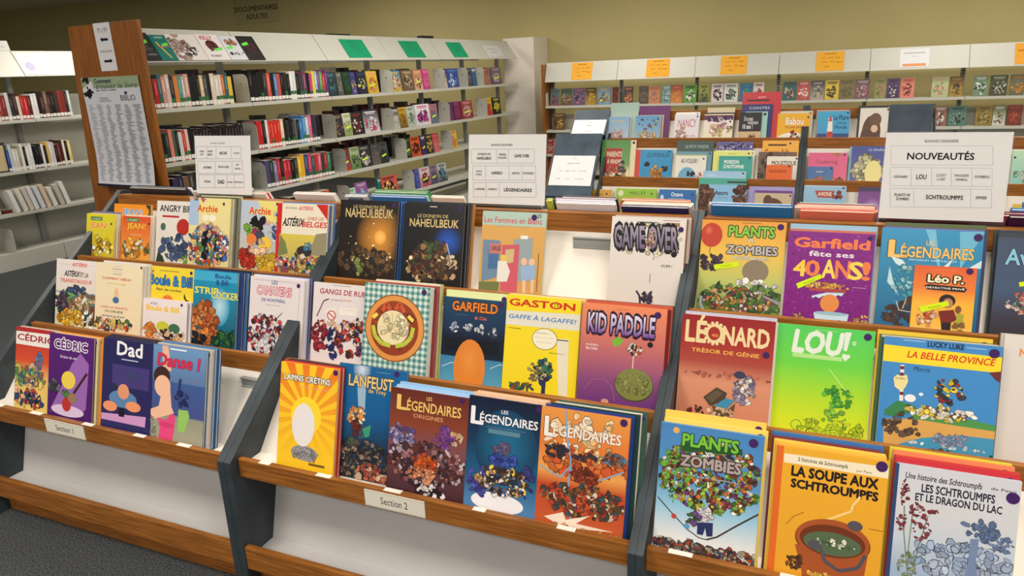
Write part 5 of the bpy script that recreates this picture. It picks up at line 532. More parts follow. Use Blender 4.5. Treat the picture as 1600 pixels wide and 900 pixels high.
rbook(RA, (1598, 316), (1650, 317), 'blue book cut off by the right edge below the pale green picture book', [('bg', (40, 110, 180))], o=.003, edge=(40, 110, 180), h=.18)
plain_board('divider_board', frame(V((.345, RC['yb']-.014, RC['zl']+.0006)), XA, YA, RC['th']), .215, .225, .012, 'slate blue board standing on the rear top row right of the bear picture book', SLATE2, 'board')
plain_board('divider_board', frame(V((-.372, RC['yb']-.004, RC['zl']+.0006)), XA, YA, RC['th']+.05), .036, .19, .034, 'dark slate divider block beside the black-topped picture book', SLATE2, 'board')
# slate sign boards at the left end of the rear units
def sloped_board(x0, x1, y0, z0, y1, z1, label):
    th = math.atan2(y1-y0, z1-z0); L = math.hypot(y1-y0, z1-z0); root = empty('sloped_sign_board', frame(V((x0, y0, z0)), XA, YA, th), label, 'sign board', 'slate sign boards at the rear')
    b = MB(); b.box((.004, -.018, 0), (x1-x0, 0, L)); b.build('board', SLATE2, root, bevel=.001)
    b = MB(); b.box((0, -.0185, 0), (.0038, .0005, L)); b.build('wood_edge', WOOD, root)
    b = MB(); c, s = math.cos(th), math.sin(th)
    for lx in (.03, x1-x0-.06):   # leg down to the floor, in board coordinates
        k = (z0+L*.55*c); dn = V((0, s, -c)); pts = []
        b.poly([])if 0 else None
        A0 = V((lx, .002, L*.5)); dirdown = V((0, s, -c))   # world down in local axes
        top = [A0+V((0, 0, 0)), A0+V((.03, 0, 0)), A0+V((.03, 0, .04)), A0+V((0, 0, .04))]
        H0 = z0+(L*.5)*c; bot = [p+dirdown*((z0+p.z*c-p.y*s)-.002) for p in top]
        for i in range(4): j = (i+1) % 4; b.poly([top[i], top[j], bot[j], bot[i]])
        b.poly(bot)
    b.build('stand', SLATE, root); return th
def notice(name, M, w, h, label, items, c=(240, 240, 242), t=.0006, cat='notice', tolocal=None, group=None):
    b = MB(); b.box((0, -t, 0), (w, 0, h), c); A = Art(b, w, h, -t, tolocal); A.k = 1; A.draw(items); o = b.build(name, MATTE, None, M); return tag(o, label, cat, group)
def lines(u0, v0, u1, v1, n, c=(110, 110, 116), seed=1, th=.012):
    R = random.Random(seed); L = []
    for i in range(n):
        v = v0+(v1-v0)*(i+.5)/n; a = u0+(u1-u0)*R.uniform(0, .3); L.append(('u', c, a, v, a+(u1-a)*R.uniform(.4, 1), v+th))
    return L
GL = [('T', 'Albums', (120, 120, 126), .48, .08, .58, .11), ('T', 'ALBUMS ILLUSTRÉS', (90, 90, 96), .36, .24, .66, .28, .02)]+[('T', t_, (110, 110, 116), a, b, a+wd, b+.035) for t_, a, b, wd in (('ABC', .2, .5, .07), ('ANIMAUX', .34, .5, .12), ('CIRQUE', .5, .5, .1), ('CONTES', .66, .5, .18), ('FERME', .16, .76, .1), ('JEUX', .38, .76, .1), ('L’AMITIÉ', .6, .76, .2))]
sloped_board(-1.559, -1.256, 4.155, .777, 4.42, 1.134, 'lower slate blue sloping board with a white sheet, left end of the rear units')
sloped_board(-1.492, -1.256, 4.475, 1.118, 4.62, 1.265, 'upper slate blue sloping board with a white sheet, left end of the rear units')
def on_board(y0, z0, y1, z1, x, s):
    th = math.atan2(y1-y0, z1-z0); zl = V((0, math.sin(th), math.cos(th))); yl = V((0, math.cos(th), -math.sin(th)))
    return frame(V((x, y0, z0))+zl*s-yl*.0187, XA, YA, th)
notice('notice_sheet', on_board(4.155, .777, 4.42, 1.134, -1.545, .075), .275, .21, 'white printed sheet on the lower slate sloping board', GL)
notice('notice_sheet', on_board(4.475, 1.118, 4.62, 1.265, -1.482, .002), .215, .12, 'white printed sheet on the upper slate sloping board', [('T', 'Albums', (120, 120, 126), .46, .14, .58, .2), ('T', 'SÉRIES', (90, 90, 96), .42, .34, .6, .42), ('T', 'A à Z', (100, 100, 106), .4, .74, .58, .82)])
# ------------------------------------------------------------------ white steel bookcases along the left and back
TH = math.radians(4.56); CD = V((math.sin(TH), math.cos(TH), 0)); CN = V((math.cos(TH), -math.sin(TH), 0))
CA = V((-4.053, 4.468, 0)); CB = V((-6.60, 4.0, 0))
W2 = math.radians(1.70); WD = V((math.cos(W2), math.sin(W2), 0)); WM = V((-math.sin(W2), math.cos(W2), 0)); CW = V((-2.2906, 8.72, 0))
def solve_s(u, base, d, z, lo=-3, hi=7):
    for _ in range(40):
        m = (lo+hi)/2
        if proj(base+d*m+V((0, 0, z)))[0] < u: lo = m
        else: hi = m
    return (lo+hi)/2
def bookcase(label, base, d, nrm, s0, bays, bw, zs, can, depth, double=False, back=None, cols=True, can_lean=.15, endw=None, ends=(), posts_perf=False, base_h=.15):
    """local x along d from s0, y = away from the viewer, z up"""
    M = frame(base+d*s0, d, -nrm, 0); L = bays*bw; root = empty('bookcase', M, label, 'bookcase')
    def P(name, mb, m, bev=.001): return mb.build(name, m, root, None, bevel=bev)
    sides = (1, -1) if double else (1,); mid = depth+.03
    for sd in sides:
        f = (lambda y: y) if sd == 1 else (lambda y: 2*mid-y)
        def bx(b, x0, y0, z0, x1, y1, z1): a, c = f(y0), f(y1); b.box((x0, min(a, c), z0), (x1, max(a, c), z1))
        for k in range(bays):
            x0, x1 = k*bw+.003, (k+1)*bw-.003
            for z in zs:
                b = MB(); bx(b, x0, .0, z-.028, x1, .014, z); bx(b, x0, .014, z-.010, x1, depth, z); P('shelf', b, METAL)
            if can:
                z0, z1, ly = can; pr = [(f(-.012), z0), (f(-.012), z0+.006), (f(0), z0+.006), (f(ly), z1), (f(ly+.012), z1), (f(.012), z0)]
                if sd == -1: pr = pr[::-1]
                b = MB(); b.prism(pr[::-1], x0, x1); P('canopy', b, METAL, 0)
            if base_h:
                b = MB(); bx(b, x0, .0, 0, x1, .014, base_h); bx(b, x0, .014, base_h-.012, x1, depth, base_h); P('base_shelf', b, METAL)
    top = can[1]-.03 if can else zs[0]+.3
    for k in range(bays+1):
        b = MB(); x = min(max(k*bw, .021), L-.021); b.box((x-.02, mid-.02, 0), (x+.02, mid+.02, top)); po = P('post', b, GREYM)
        if posts_perf:
            h = MB()
            for i in range(30):
                z = top-.02-i*.03; h.box((x-.008, mid-.0206, z-.007), (x+.008, mid-.0195, z+.007))
            h.build('post_slots', DARKM, po)
    if back:
        b = MB(); b.box((0, mid+.021, back[0]), (L, mid+.03, back[1])); P('back_panel', b, METAL)
    for (nm, x, tk, y0, y1, z1, m, taper) in ends:
        b = MB(); b.prism([(y0, 0), (y1+.0, 0), (y1-taper, z1), (y0, z1)], x-tk, x); P(nm, b, m, .002)
    return root
ZA = (1.39, 1.027, .714, .375)
S0 = -.925; BW = .914
bookcase('long white double-sided steel bookcase with an oak end panel', CA, CD, CN, S0, 6, .908, ZA, (1.69, 1.915, .15), .27, True, None, ends=[('end_panel', -.001, .03, -.09, .80, 1.945, WOODV, .18)])
bookcase('white steel bookcase at the far left edge, behind the oak end panel', CB, CD, CN, -1.4, 3, .914, (1.30, .86, .497), (1.665, 1.89, .15), .27, False, (.0, 1.5))
ZW = (1.10, .80, .50)
bookcase('low white steel bookcase along the back wall with orange notices', CW, WD, -WM, -.93, 7, .914, ZW, (1.388, 1.617, .09), .24, False, (.2, .98), ends=[('end_panel', -.003, .03, -.03, .32, 1.60, WOODV, 0)], posts_perf=True)
# white full-height pillar cabinet behind the end of the long bookcase
b = MB(); b.box((-3.93, 9.07, 0), (-3.50, 9.60, 1.95)); o = b.build('storage_cabinet', WHITE, None, None, bevel=.003); tag(o, 'tall plain white cabinet against the back wall, behind the long bookcase', 'cabinet')
# ---- a spine-out book, a face-out book and a bookend
def spine_book(base, d, nrm, s, z, w, h, dp, c, label, group, lab=True, lean=0, band=None, setback=.012, face=False, art=None, name='book', flean=0):
    M = frame(base+d*s-nrm*setback+V((0, 0, z+.0006)), d, -nrm, flean)
    if lean: M = M @ Matrix.Rotation(lean, 4, 'Y')
    b = MB(); b.box((0, 0, 0), (w, dp, h), c, sides={'t': (226, 220, 205)}); A = Art(b, w, h, 0, None, eps=.0003)
    it = []
    if lab: it += [('u', (232, 230, 224), .04, .84, .96, .96)]
    if band: it += [('u', band, .04, .70, .96, .82)]
    A.draw(it+(art or [])); o = b.build(name, PRINT, None, M); return tag(o, label, 'book', group)
def bookend(base, d, nrm, s, z, label, dp=.15, h=.21, setback=.01, group='white bookends'):
    M = frame(base+d*s-nrm*setback+V((0, 0, z+.0006)), d, -nrm, 0); root = empty('bookend', M, label, 'bookend', group)
    b = MB(); n = 7; r = .05; pts = [(dp, .0008), (dp, h)]+[(r-r*math.sin(i/n*PI/2), h-r+r*math.cos(i/n*PI/2)) for i in range(n+1)]+[(0, .0008)]
    F = [(-.0012, y, z_) for y, z_ in pts]; K = [(.0012, y, z_) for y, z_ in pts]; c = (222, 220, 208)
    b.poly(F, c); b.poly(K[::-1], c)
    for i in range(len(pts)): j = (i+1) % len(pts); b.poly([F[j], F[i], K[i], K[j]], c)
    b.build('upright_plate', METAL, root)
    b = MB(); b.box((-.0014-.03, 0, 0), (-.0014, dp, .0008)); b.build('foot', METAL, root)
    b = MB(); q = [(-.0016, .075+.011*math.cos(i*PI/8), h-.075+.011*math.sin(i*PI/8)) for i in range(16)]; b.poly(q); b.build('dimple', GREYM, root)
def spine_row(base, d, nrm, s0, s1, z, cols, where, group, hh=(.195, .225), dp=.135, lab=True, band=True, seed=1, tilt=0):
    R = random.Random(seed); ws = [R.uniform(.8, 1.2) for _ in cols]; k = (s1-s0)/sum(ws); s = s0
    for i, c in enumerate(cols):
        w = ws[i]*k; h = R.uniform(*hh); bd = (44, 110, 60) if (band and R.random() < .5) else None
        art = [('u', (min(255, c[0]+70), min(255, c[1]+66), min(255, c[2]+60)), .38, .12, .62, R.uniform(.4, .62))] if R.random() < .7 else []
        hh2 = h; ph = R.random()
        spine_book(base, d, nrm, s+.0006, z, w-.0016, hh2, dp+R.uniform(-.015, .01), c, f'{cname(c)} spine, {ORD[i+1]} from left {where}', group, lab, -tilt, bd, art=art)
        s += w
K0 = (24, 24, 28); K1 = (46, 46, 52)
sA = lambda u, z: solve_s(u, CA, CD, z)
z = ZA[0]; e1 = sA(370, z)
spine_row(CA, CD, CN, S0+.02, e1-.01, z, [K0, (20, 22, 26), (176, 40, 44), (60, 96, 104), (206, 150, 140), (214, 190, 186), K1, (216, 130, 60), (70, 150, 140), (190, 180, 176), (210, 160, 150), K0, K0, (36, 36, 40), (224, 190, 150), (70, 74, 80), K0, (222, 206, 186), (226, 212, 200), (220, 204, 190), (206, 110, 60), (50, 96, 100), (226, 190, 70)], 'in the first block of the top shelf', 'spines on the top shelf of the long bookcase', seed=1)
bookend(CA, CD, CN, sA(393, z), z, 'white bookend on the top shelf, first from the oak end panel')
spine_row(CA, CD, CN, sA(394, z)+.003, sA(516, z), z, [K0, K0, (28, 28, 32), K0, K1, (206, 90, 80), K0, (80, 130, 180), (196, 80, 80), K0, (40, 42, 44), K0, (226, 224, 222), (222, 220, 220), K0, (60, 60, 66), (110, 60, 90), K0, (196, 70, 130), (226, 206, 80), (150, 190, 210), (120, 70, 140), (90, 150, 90), (190, 60, 60), (110, 50, 120)], 'in the second block of the top shelf', 'spines on the top shelf of the long bookcase', seed=2)
z = ZA[1]; e2 = sA(386, z)
spine_row(CA, CD, CN, S0+.02, e2, z, [(60, 70, 50), (90, 84, 60), K0, (50, 60, 56), (222, 130, 110), (70, 90, 80), K0, (206, 206, 204), (190, 60, 50), (226, 190, 180)]+[(22+i % 3*6, 22, 26) for i in range(17)], 'in the first block of the second shelf', 'spines on the second shelf of the long bookcase', seed=3)
spine_row(CA, CD, CN, sA(407, z)+.003, sA(503, z), z, [(190, 40, 44), (180, 36, 40), K0, (214, 212, 208), (206, 50, 40), (208, 52, 42), (206, 48, 40), (206, 50, 40), (226, 200, 170), K0, K1, K0, (40, 44, 44), (90, 96, 100), K0, (60, 120, 180), (70, 130, 190), (190, 200, 206), (210, 100, 140), (50, 48, 60), (70, 50, 80), K0], 'in the second block of the second shelf', 'spines on the second shelf of the long bookcase', seed=4)
bookend(CA, CD, CN, sA(407, z), z, 'white bookend on the second shelf, first from the oak end panel'); bookend(CA, CD, CN, sA(528, z), z, 'white bookend on the second shelf, closing the second block of spines')
z = ZA[2]; e3 = sA(402, z)
spine_row(CA, CD, CN, S0+.1, e3-.02, z, [(60, 50, 90), (44, 40, 70), (120, 90, 60), (60, 60, 60), K0, (90, 40, 40), (70, 80, 90), (40, 40, 44), (120, 110, 100), (60, 40, 40), K0, (30, 30, 40), (190, 190, 190), (90, 60, 110), (60, 100, 80), (206, 204, 206), (44, 60, 50)], 'in the first block of the third shelf', 'spines on the third shelf of the long bookcase', seed=5)
spine_row(CA, CD, CN, sA(420, z)+.003, sA(525, z), z, [(80, 70, 110), (44, 60, 56), (130, 120, 160), (170, 40, 50), K0, (190, 50, 60), (180, 44, 60), K0, (60, 60, 56), (230, 180, 50), (226, 170, 50), (50, 70, 120), (190, 60, 90), (44, 90, 80), (190, 50, 60), (206, 100, 120), (60, 56, 60), (150, 50, 50), (70, 120, 90), K0], 'in the second block of the third shelf', 'spines on the third shelf of the long bookcase', seed=6)
bookend(CA, CD, CN, sA(420, z), z, 'white bookend on the third shelf, first from the oak end panel'); bookend(CA, CD, CN, sA(544, z)-.004, z, 'white bookend on the third shelf, closing the second block of spines')
z = ZA[3]; spine_row(CA, CD, CN, sA(440, z), sA(520, z), z, [(150, 40, 60), (120, 40, 70), K0, (60, 50, 60), (200, 90, 70), K0, (40, 40, 44), (170, 60, 50), (206, 90, 60)], 'on the fourth shelf', 'spines on the fourth shelf of the long bookcase', seed=7)
bookend(CA, CD, CN, sA(551, z), z, 'white bookend on the fourth shelf, just above the black album with gold lettering')
# books of the far side, seen through the gaps
for r, zz in enumerate(ZA[:3]):
    R = random.Random(40+r); s = S0+.1
    for i in range(26):
        w = R.uniform(.05, .12); c = R.choice([K0, K1, (70, 60, 56), (120, 110, 100), (206, 200, 188), (90, 40, 44), (60, 60, 80)])
        spine_book(CA, CD, CN, s, zz, w, R.uniform(.19, .26), .14, c, f'{cname(c)} book, {ORD[i+1]} from the oak panel, far side of the {("top", "second", "third")[r]} shelf', 'books on the far side of the long bookcase', False, setback=.335)
        s += w+R.uniform(0, .12)
# face-out novels
def faces(base, d, nrm, z, lst, where, group, dp=.022, hh=.205, wd=None, lean=.12, zoff=0, setback=.05, y=1):
    for i, it in enumerate(lst):
        u0, u1, pal = it[0], it[1], it[2]; h = it[3] if len(it) > 3 else hh; nm = it[4] if len(it) > 4 else None
        s0, s1 = solve_s(u0, base, d, z+.05), solve_s(u1, base, d, z+.05); w = s1-s0-.004
        R = random.Random(int(u0*7+z*100)); c = pal[0]
        art = [('bg', c, tuple(q*.85 for q in (pal[1] if len(pal) > 1 and R.random() < .3 else c))), ('B', list(pal[1:]) or [c], .12, .3, .88, .9, 26, .13, int(u0))]
        p1 = pal[1] if len(pal) > 1 else (230, 230, 220)
        art += [('u', p1, .14, .08, .86, .13), ('u', p1, .22, .16, .78, .19)]
        if R.random() < .3 and y: art += [('P', (214, 236, 60), [(.2, .62), (.74, .54), (.76, .62), (.22, .70)])]
        lab = f'{nm or cname(c)+" paperback facing out"}, {ORD[i+1]} from the left {where}'
        spine_book(base, d, nrm, s0, z, w, h, dp, c, lab, group, False, 0, None, setback, True, art, 'paperback', lean)
D1 = [(20, 22, 30)]
z = ZA[0]
faces(CA, CD, CN, z, [(521, 535, [(40, 60, 70), (70, 130, 140), (30, 40, 40)]), (536, 545, [(90, 90, 84), (150, 150, 140)]), (546, 557, [(30, 60, 40), (50, 90, 50)]), (557, 566, [(50, 50, 110), (90, 80, 150), (210, 190, 70)]), (567, 582, [(34, 36, 60), (60, 70, 110), (220, 220, 80)]), (583, 599, [(226, 190, 60), (230, 150, 120), (180, 90, 60)]),
  (617, 635, [(60, 130, 170), (220, 190, 70), (190, 50, 60), (240, 230, 220)]), (637, 655, [(120, 100, 80), (190, 170, 130), (70, 60, 50)]), (655, 668, [(206, 130, 100), (230, 190, 160), (120, 60, 50)]), (669, 679, [(206, 70, 140), (230, 120, 170)]), (699, 706, [(50, 44, 40), (220, 200, 180)]), (706, 724, [(50, 70, 150), (90, 130, 200), (220, 225, 235)]), (736, 745, [(60, 60, 66), (120, 120, 126)]), (745, 752, [(60, 100, 150)]), (760, 772, [(130, 80, 70), (180, 120, 100)]), (775, 790, [(110, 90, 110), (170, 150, 160)])], 'of the top shelf', 'paperbacks facing out on the long bookcase')
for i, u in enumerate((616, 697, 733, 758)): bookend(CA, CD, CN, sA(u, z), z, f'white bookend on the top shelf, {ORD[i+2]} from the oak end panel')
z = ZA[1]
faces(CA, CD, CN, z, [(531, 546, [(44, 44, 60), (150, 120, 60), (80, 70, 90)]), (546, 560, [(214, 210, 190), (140, 160, 90)]), (558, 576, [(40, 36, 40), (130, 40, 40), (190, 200, 200)]), (577, 601, [(44, 36, 60), (220, 220, 226), (190, 60, 90)], .215), (620, 634, [(60, 60, 50), (200, 200, 190)]), (632, 644, [(214, 170, 50), (120, 90, 40)]), (645, 656, [(190, 200, 190), (90, 120, 80)]), (658, 680, [(232, 226, 232), (200, 60, 130), (90, 40, 120)], .215), (680, 692, [(190, 110, 120), (90, 120, 140)]), (707, 716, [(60, 50, 90), (120, 60, 110)]), (717, 727, [(110, 40, 90), (160, 60, 110)]), (729, 746, [(150, 60, 60), (200, 150, 150)]), (765, 776, [(226, 200, 60), (200, 60, 50)]), (777, 789, [(30, 30, 40), (210, 200, 60)])], 'of the second shelf', 'paperbacks facing out on the long bookcase')
for i, u in enumerate((618, 705, 763)): bookend(CA, CD, CN, sA(u, z), z, f'white bookend on the second shelf, {ORD[i+3]} from the oak end panel')
z = ZA[2]
faces(CA, CD, CN, z, [(545, 556, [(60, 50, 60), (190, 70, 50), (70, 110, 160)]), (557, 572, [(180, 190, 150), (90, 130, 70), (60, 70, 50)]), (570, 588, [(50, 50, 54), (150, 150, 150), (220, 215, 200)]), (589, 602, [(60, 58, 60), (110, 104, 100)]), (602, 615, [(80, 84, 86), (40, 44, 50)]), (640, 651, [(30, 50, 44), (90, 120, 60)]), (650, 665, [(214, 90, 40), (60, 30, 30)]), (666, 674, [(60, 50, 90)]), (674, 685, [(44, 40, 44), (200, 170, 80)]), (684, 694, [(190, 50, 70), (220, 120, 120)]), (711, 722, [(226, 190, 80), (220, 120, 60)])], 'of the third shelf', 'paperbacks facing out on the long bookcase')
for i, u in enumerate((638, 709)): bookend(CA, CD, CN, sA(u, z), z, f'white bookend on the third shelf, {ORD[i+3]} from the oak end panel')
z = ZA[3]
faces(CA, CD, CN, z, [(553, 566, [(190, 220, 200), (70, 160, 70)], .17), (566, 584, [(150, 90, 160), (210, 190, 220), (70, 150, 200)]), (600, 606, [(40, 110, 100)]), (604, 630, [(214, 90, 80), (60, 40, 44), (230, 180, 100)]), (657, 664, [(70, 80, 160), (110, 120, 190)]), (665, 680, [(226, 224, 220), (190, 50, 80), (40, 40, 44)]), (680, 692, [(150, 130, 150), (90, 80, 110)]), (692, 706, [(200, 205, 210), (60, 60, 66), (60, 140, 150)])], 'of the fourth shelf', 'paperbacks facing out on the long bookcase')
bookend(CA, CD, CN, sA(650, z), z, 'white bookend on the fourth shelf, just left of the middle sign stand')
# magazines and sheets lying on the sloped canopies
def on_canopy(base, d, nrm, can, s, up, off=.0025):
    z0, z1, ly = can; th = math.atan2(ly, z1-z0-.006); zl = -nrm*math.sin(th)+V((0, 0, math.cos(th))); yl = -nrm*math.cos(th)-V((0, 0, math.sin(th)))
    return frame(base+d*s+V((0, 0, z0+.0062))+zl*up-yl*off, d, -nrm, th)
CANA = (1.69, 1.915, .15); CANB = (1.665, 1.89, .15); CANW = (1.388, 1.617, .09)
def mag(u0, u1, h, c, items, label, off=.003, t=.006):
    s0 = solve_s(u0, CA, CD, 1.70, -1.2); s1 = solve_s(u1, CA, CD, 1.70, -1.2); M = on_canopy(CA, CD, CN, CANA, s0, .002, off)
    b = MB(); b.box((0, -t, 0), (s1-s0, 0, h), c, sides={'r': (230, 228, 222), 't': (230, 228, 222)}); A = Art(b, s1-s0, h, -t, None); A.draw([('bg', c)]+items); o = b.build('magazine', PRINT, None, M); tag(o, label, 'magazine', 'magazines on the sloped canopy')
GS = ('P', (120, 230, 80), [(.2, .3), (.7, .24), (.72, .36), (.22, .42)])
mag(231, 253, .22, (44, 42, 44), [('B', [(120, 120, 110), (80, 76, 74)], .1, .25, .9, .7, 22, .13, 301), ('T', 'SHADOW', (190, 190, 190), .2, .76, .9, .82), GS], 'black magazine nearest the oak end panel on the canopy')
mag(254, 279, .205, (24, 120, 110), [('P', (220, 190, 60), [(.2, .3), (.28, .26), (.7, .9), (.62, .92)]), ('u', (200, 90, 120), .2, .44, .9, .48), ('T', 'LE PÈLERIN', (220, 236, 230), .3, .06, .8, .13, .03), ('P', (120, 230, 80), [(.5, .36), (.9, .3), (.92, .4), (.52, .46)])], 'teal magazine with a green sticker on the canopy')
mag(280, 326, .215, (228, 222, 220), [('B', [(200, 170, 160), (190, 150, 140), (214, 190, 180)], 0, 0, .6, 1, 30, .14, 302), ('B', [(20, 20, 22)], .3, .5, .85, .85, 26, .045, 303)], 'white magazine with tan rings and black figures on the canopy')
mag(327, 361, .22, (230, 224, 224), [('T', 'KELLY', (190, 40, 60), .16, .06, .7, .2, .06), ('E', (120, 40, 50), .5, .42, .26, .2), ('B', [(40, 36, 40), (150, 60, 70)], .28, .3, .72, .6, 20, .1, 304), ('T', 'ROBERT', (60, 60, 100), .2, .8, .7, .88, .04), ('P', (110, 230, 90), [(.5, .56), (.9, .5), (.9, .6), (.52, .66)])], 'white magazine with a dark red disc on the canopy')
mag(362, 388, .21, (214, 216, 224), [('B', [(200, 140, 110), (150, 90, 70), (230, 190, 160)], .2, .1, .8, .45, 20, .12, 305), ('B', [(30, 34, 50)], .1, .66, .95, .8, 14, .07, 306), ('P', (110, 230, 90), [(.1, .46), (.5, .4), (.5, .52), (.12, .56)])], 'pale magazine with a portrait on the canopy')
mag(389, 415, .215, (34, 32, 34), [('B', [(90, 50, 46), (110, 60, 56), (60, 44, 44)], .25, .3, .85, .75, 20, .12, 307), ('P', (110, 230, 80), [(.1, .32), (.48, .24), (.5, .36), (.12, .42)])], 'black magazine farthest from the oak end panel on the canopy')
def csheet(base, d, nrm, can, u0, u1, up, h, c, items, label, group, zref):
    s0 = solve_s(u0, base, d, zref); s1 = solve_s(u1, base, d, zref); notice('notice_sheet', on_canopy(base, d, nrm, can, s0, up), s1-s0, h, label, items, c, group=group)
for i, (a, b_) in enumerate(((548, 584), (639, 668), (711.5, 734))):
    csheet(CA, CD, CN, CANA, a, b_, .02, .20, (28, 150, 104), [('T', 'ROMANS', (20, 70, 60), .3, .1, .7, .16)]+lines(.2, .22, .85, .7, 6, (20, 90, 70), i), f'green notice on the long bookcase canopy, {ORD[i+1]} from the left', 'green canopy notices', 1.70)
csheet(CA, CD, CN, CANA, 765, 790, .02, .17, (205, 206, 204), [('T', 'ROMANS', (90, 90, 90), .2, .3, .7, .38), ('T', 'ALBUMS', (90, 90, 90), .3, .54, .7, .62)], 'pale grey notice on the last canopy beside the white cabinet', None, 1.70)
for i, (a, b_) in enumerate(((892, 924), (1008.5, 1045), (1125, 1166), (1274, 1318))):
    csheet(CW, WD, -WM, CANW, a, b_, .012, .215, (232, 170, 60), [('T', 'ROMANS', (120, 70, 20), .3, .08, .7, .15, .03)]+[('T', t_, (110, 66, 20), x, y, x+.18, y+.05, .02) for t_, x, y in (('A à D', .16, .3), ('JEUNES', .42, .3), ('PREMIERS', .68, .3), ('LECTEURS', .2, .52), ('SÉRIES', .5, .5), ('BD', .74, .54), ('DOCUMENTS', .3, .76))], f'orange notice on the back wall bookcase canopy, {ORD[i+1]} from the left', 'orange canopy notices', 1.40)
csheet(CW, WD, -WM, CANW, 1405, 1451, .018, .20, (228, 230, 234), [('T', 'DOCUMENTAIRES JEUNESSE', (60, 64, 76), .14, .2, .86, .28, .02), ('T', 'Jeux', (120, 120, 126), .4, .38, .6, .44), ('u', (226, 160, 110), .1, .8, .9, .95)], 'white notice with an orange bar on the back wall bookcase canopy', None, 1.40)
csheet(CW, WD, -WM, CANW, 1585, 1640, .012, .215, (226, 160, 60), [('T', 'ROMANS', (110, 60, 20), .1, .3, .4, .4, .03)], 'orange notice on the canopy at the right edge of the photo', None, 1.40)
# ---- back wall books
z = ZW[0]
WB = [(857, 871, [(60, 130, 125), (150, 80, 90), (40, 60, 70)]), (873, 891, [(60, 110, 90), (120, 80, 60), (190, 170, 120)]), (892, 911, [(110, 90, 130), (190, 110, 120), (60, 60, 90)]), (912, 929, [(40, 34, 32), (190, 150, 60)]), (932, 951, [(120, 160, 190), (220, 190, 80), (120, 90, 50)]), (954, 964, [(110, 40, 44), (60, 30, 34)]), (972, 987, [(70, 60, 60), (214, 130, 50)]), (996, 1011, [(80, 70, 60), (120, 104, 80)]), (1012, 1029, [(214, 130, 90), (150, 120, 110)]), (1033, 1046, [(110, 160, 165), (230, 226, 220), (50, 60, 70)]), (1046, 1065, [(170, 50, 44), (214, 140, 60)]), (1067, 1087, [(90, 160, 50), (30, 40, 30), (230, 230, 220)]), (1091, 1106, [(170, 180, 70), (60, 70, 40)]), (1110, 1129, [(226, 216, 216), (80, 40, 60), (40, 36, 44)]), (1130, 1152, [(224, 228, 226), (90, 120, 90), (60, 60, 64)]), (1155, 1175, [(50, 110, 170), (80, 170, 110)]), (1176, 1193, [(228, 222, 220), (170, 40, 50)]), (1222, 1245, [(50, 110, 110), (120, 60, 50), (200, 180, 150)]), (1246, 1265, [(200, 80, 80), (230, 200, 190)]), (1266, 1288, [(50, 50, 90), (190, 180, 160), (90, 80, 60)]), (1289, 1311, [(226, 196, 60), (70, 60, 40)]), (1312, 1335, [(130, 115, 70), (100, 96, 60)]), (1336, 1360, [(120, 90, 96), (200, 190, 190), (150, 60, 80)]), (1367, 1385, [(150, 150, 90), (100, 110, 60), (190, 120, 110)]), (1386, 1407, [(100, 60, 120), (60, 40, 80), (220, 215, 210)]), (1408, 1430, [(230, 140, 120), (200, 70, 50), (50, 40, 44)]), (1457, 1484, [(190, 200, 150), (226, 170, 150), (120, 150, 90)]), (1485, 1507, [(110, 80, 50), (180, 150, 70), (70, 50, 36)]), (1523, 1546, [(120, 150, 120), (226, 230, 226), (60, 70, 60)]), (1549, 1577, [(80, 84, 64), (190, 190, 170), (50, 56, 44)]), (1581, 1604, [(110, 110, 90), (200, 140, 50)])]
faces(CW, WD, -WM, z, WB, 'of the upper back wall shelf', 'books facing out on the back wall shelf', .014, .205, lean=.16, setback=.07, y=0)
z = ZW[1]
faces(CW, WD, -WM, z, [(861, 880, [(110, 80, 40), (200, 160, 80), (60, 40, 30)]), (1460, 1481, [(150, 110, 90), (220, 215, 210), (90, 60, 50)]), (1483, 1512, [(90, 130, 120), (50, 60, 60), (130, 160, 140)]), (1526, 1553, [(150, 130, 60), (110, 90, 50), (200, 190, 130)]), (1553, 1574, [(110, 120, 60), (220, 220, 210), (120, 90, 60)]), (1576, 1600, [(130, 60, 50), (180, 90, 60)])], 'of the lower back wall shelf', 'books facing out on the back wall shelf', .014, .205, lean=.16, setback=.07, y=0)
faces(CW, WD, -WM, ZW[2], [(852, 862, [(170, 60, 60), (200, 190, 190)]), (862, 873, [(180, 150, 150), (220, 200, 200)])], 'of the lowest back wall shelf', 'books facing out on the back wall shelf', .014, .19, lean=.16, setback=.07, y=0)
for i, (zz, u, nm) in enumerate(((ZW[0], 852.5, 'upper'), (ZW[1], 852, 'lower'))): bookend(CW, WD, -WM, solve_s(u, CW, WD, zz), zz, f'white bookend at the left end of the {nm} back wall shelf', .12, .16)
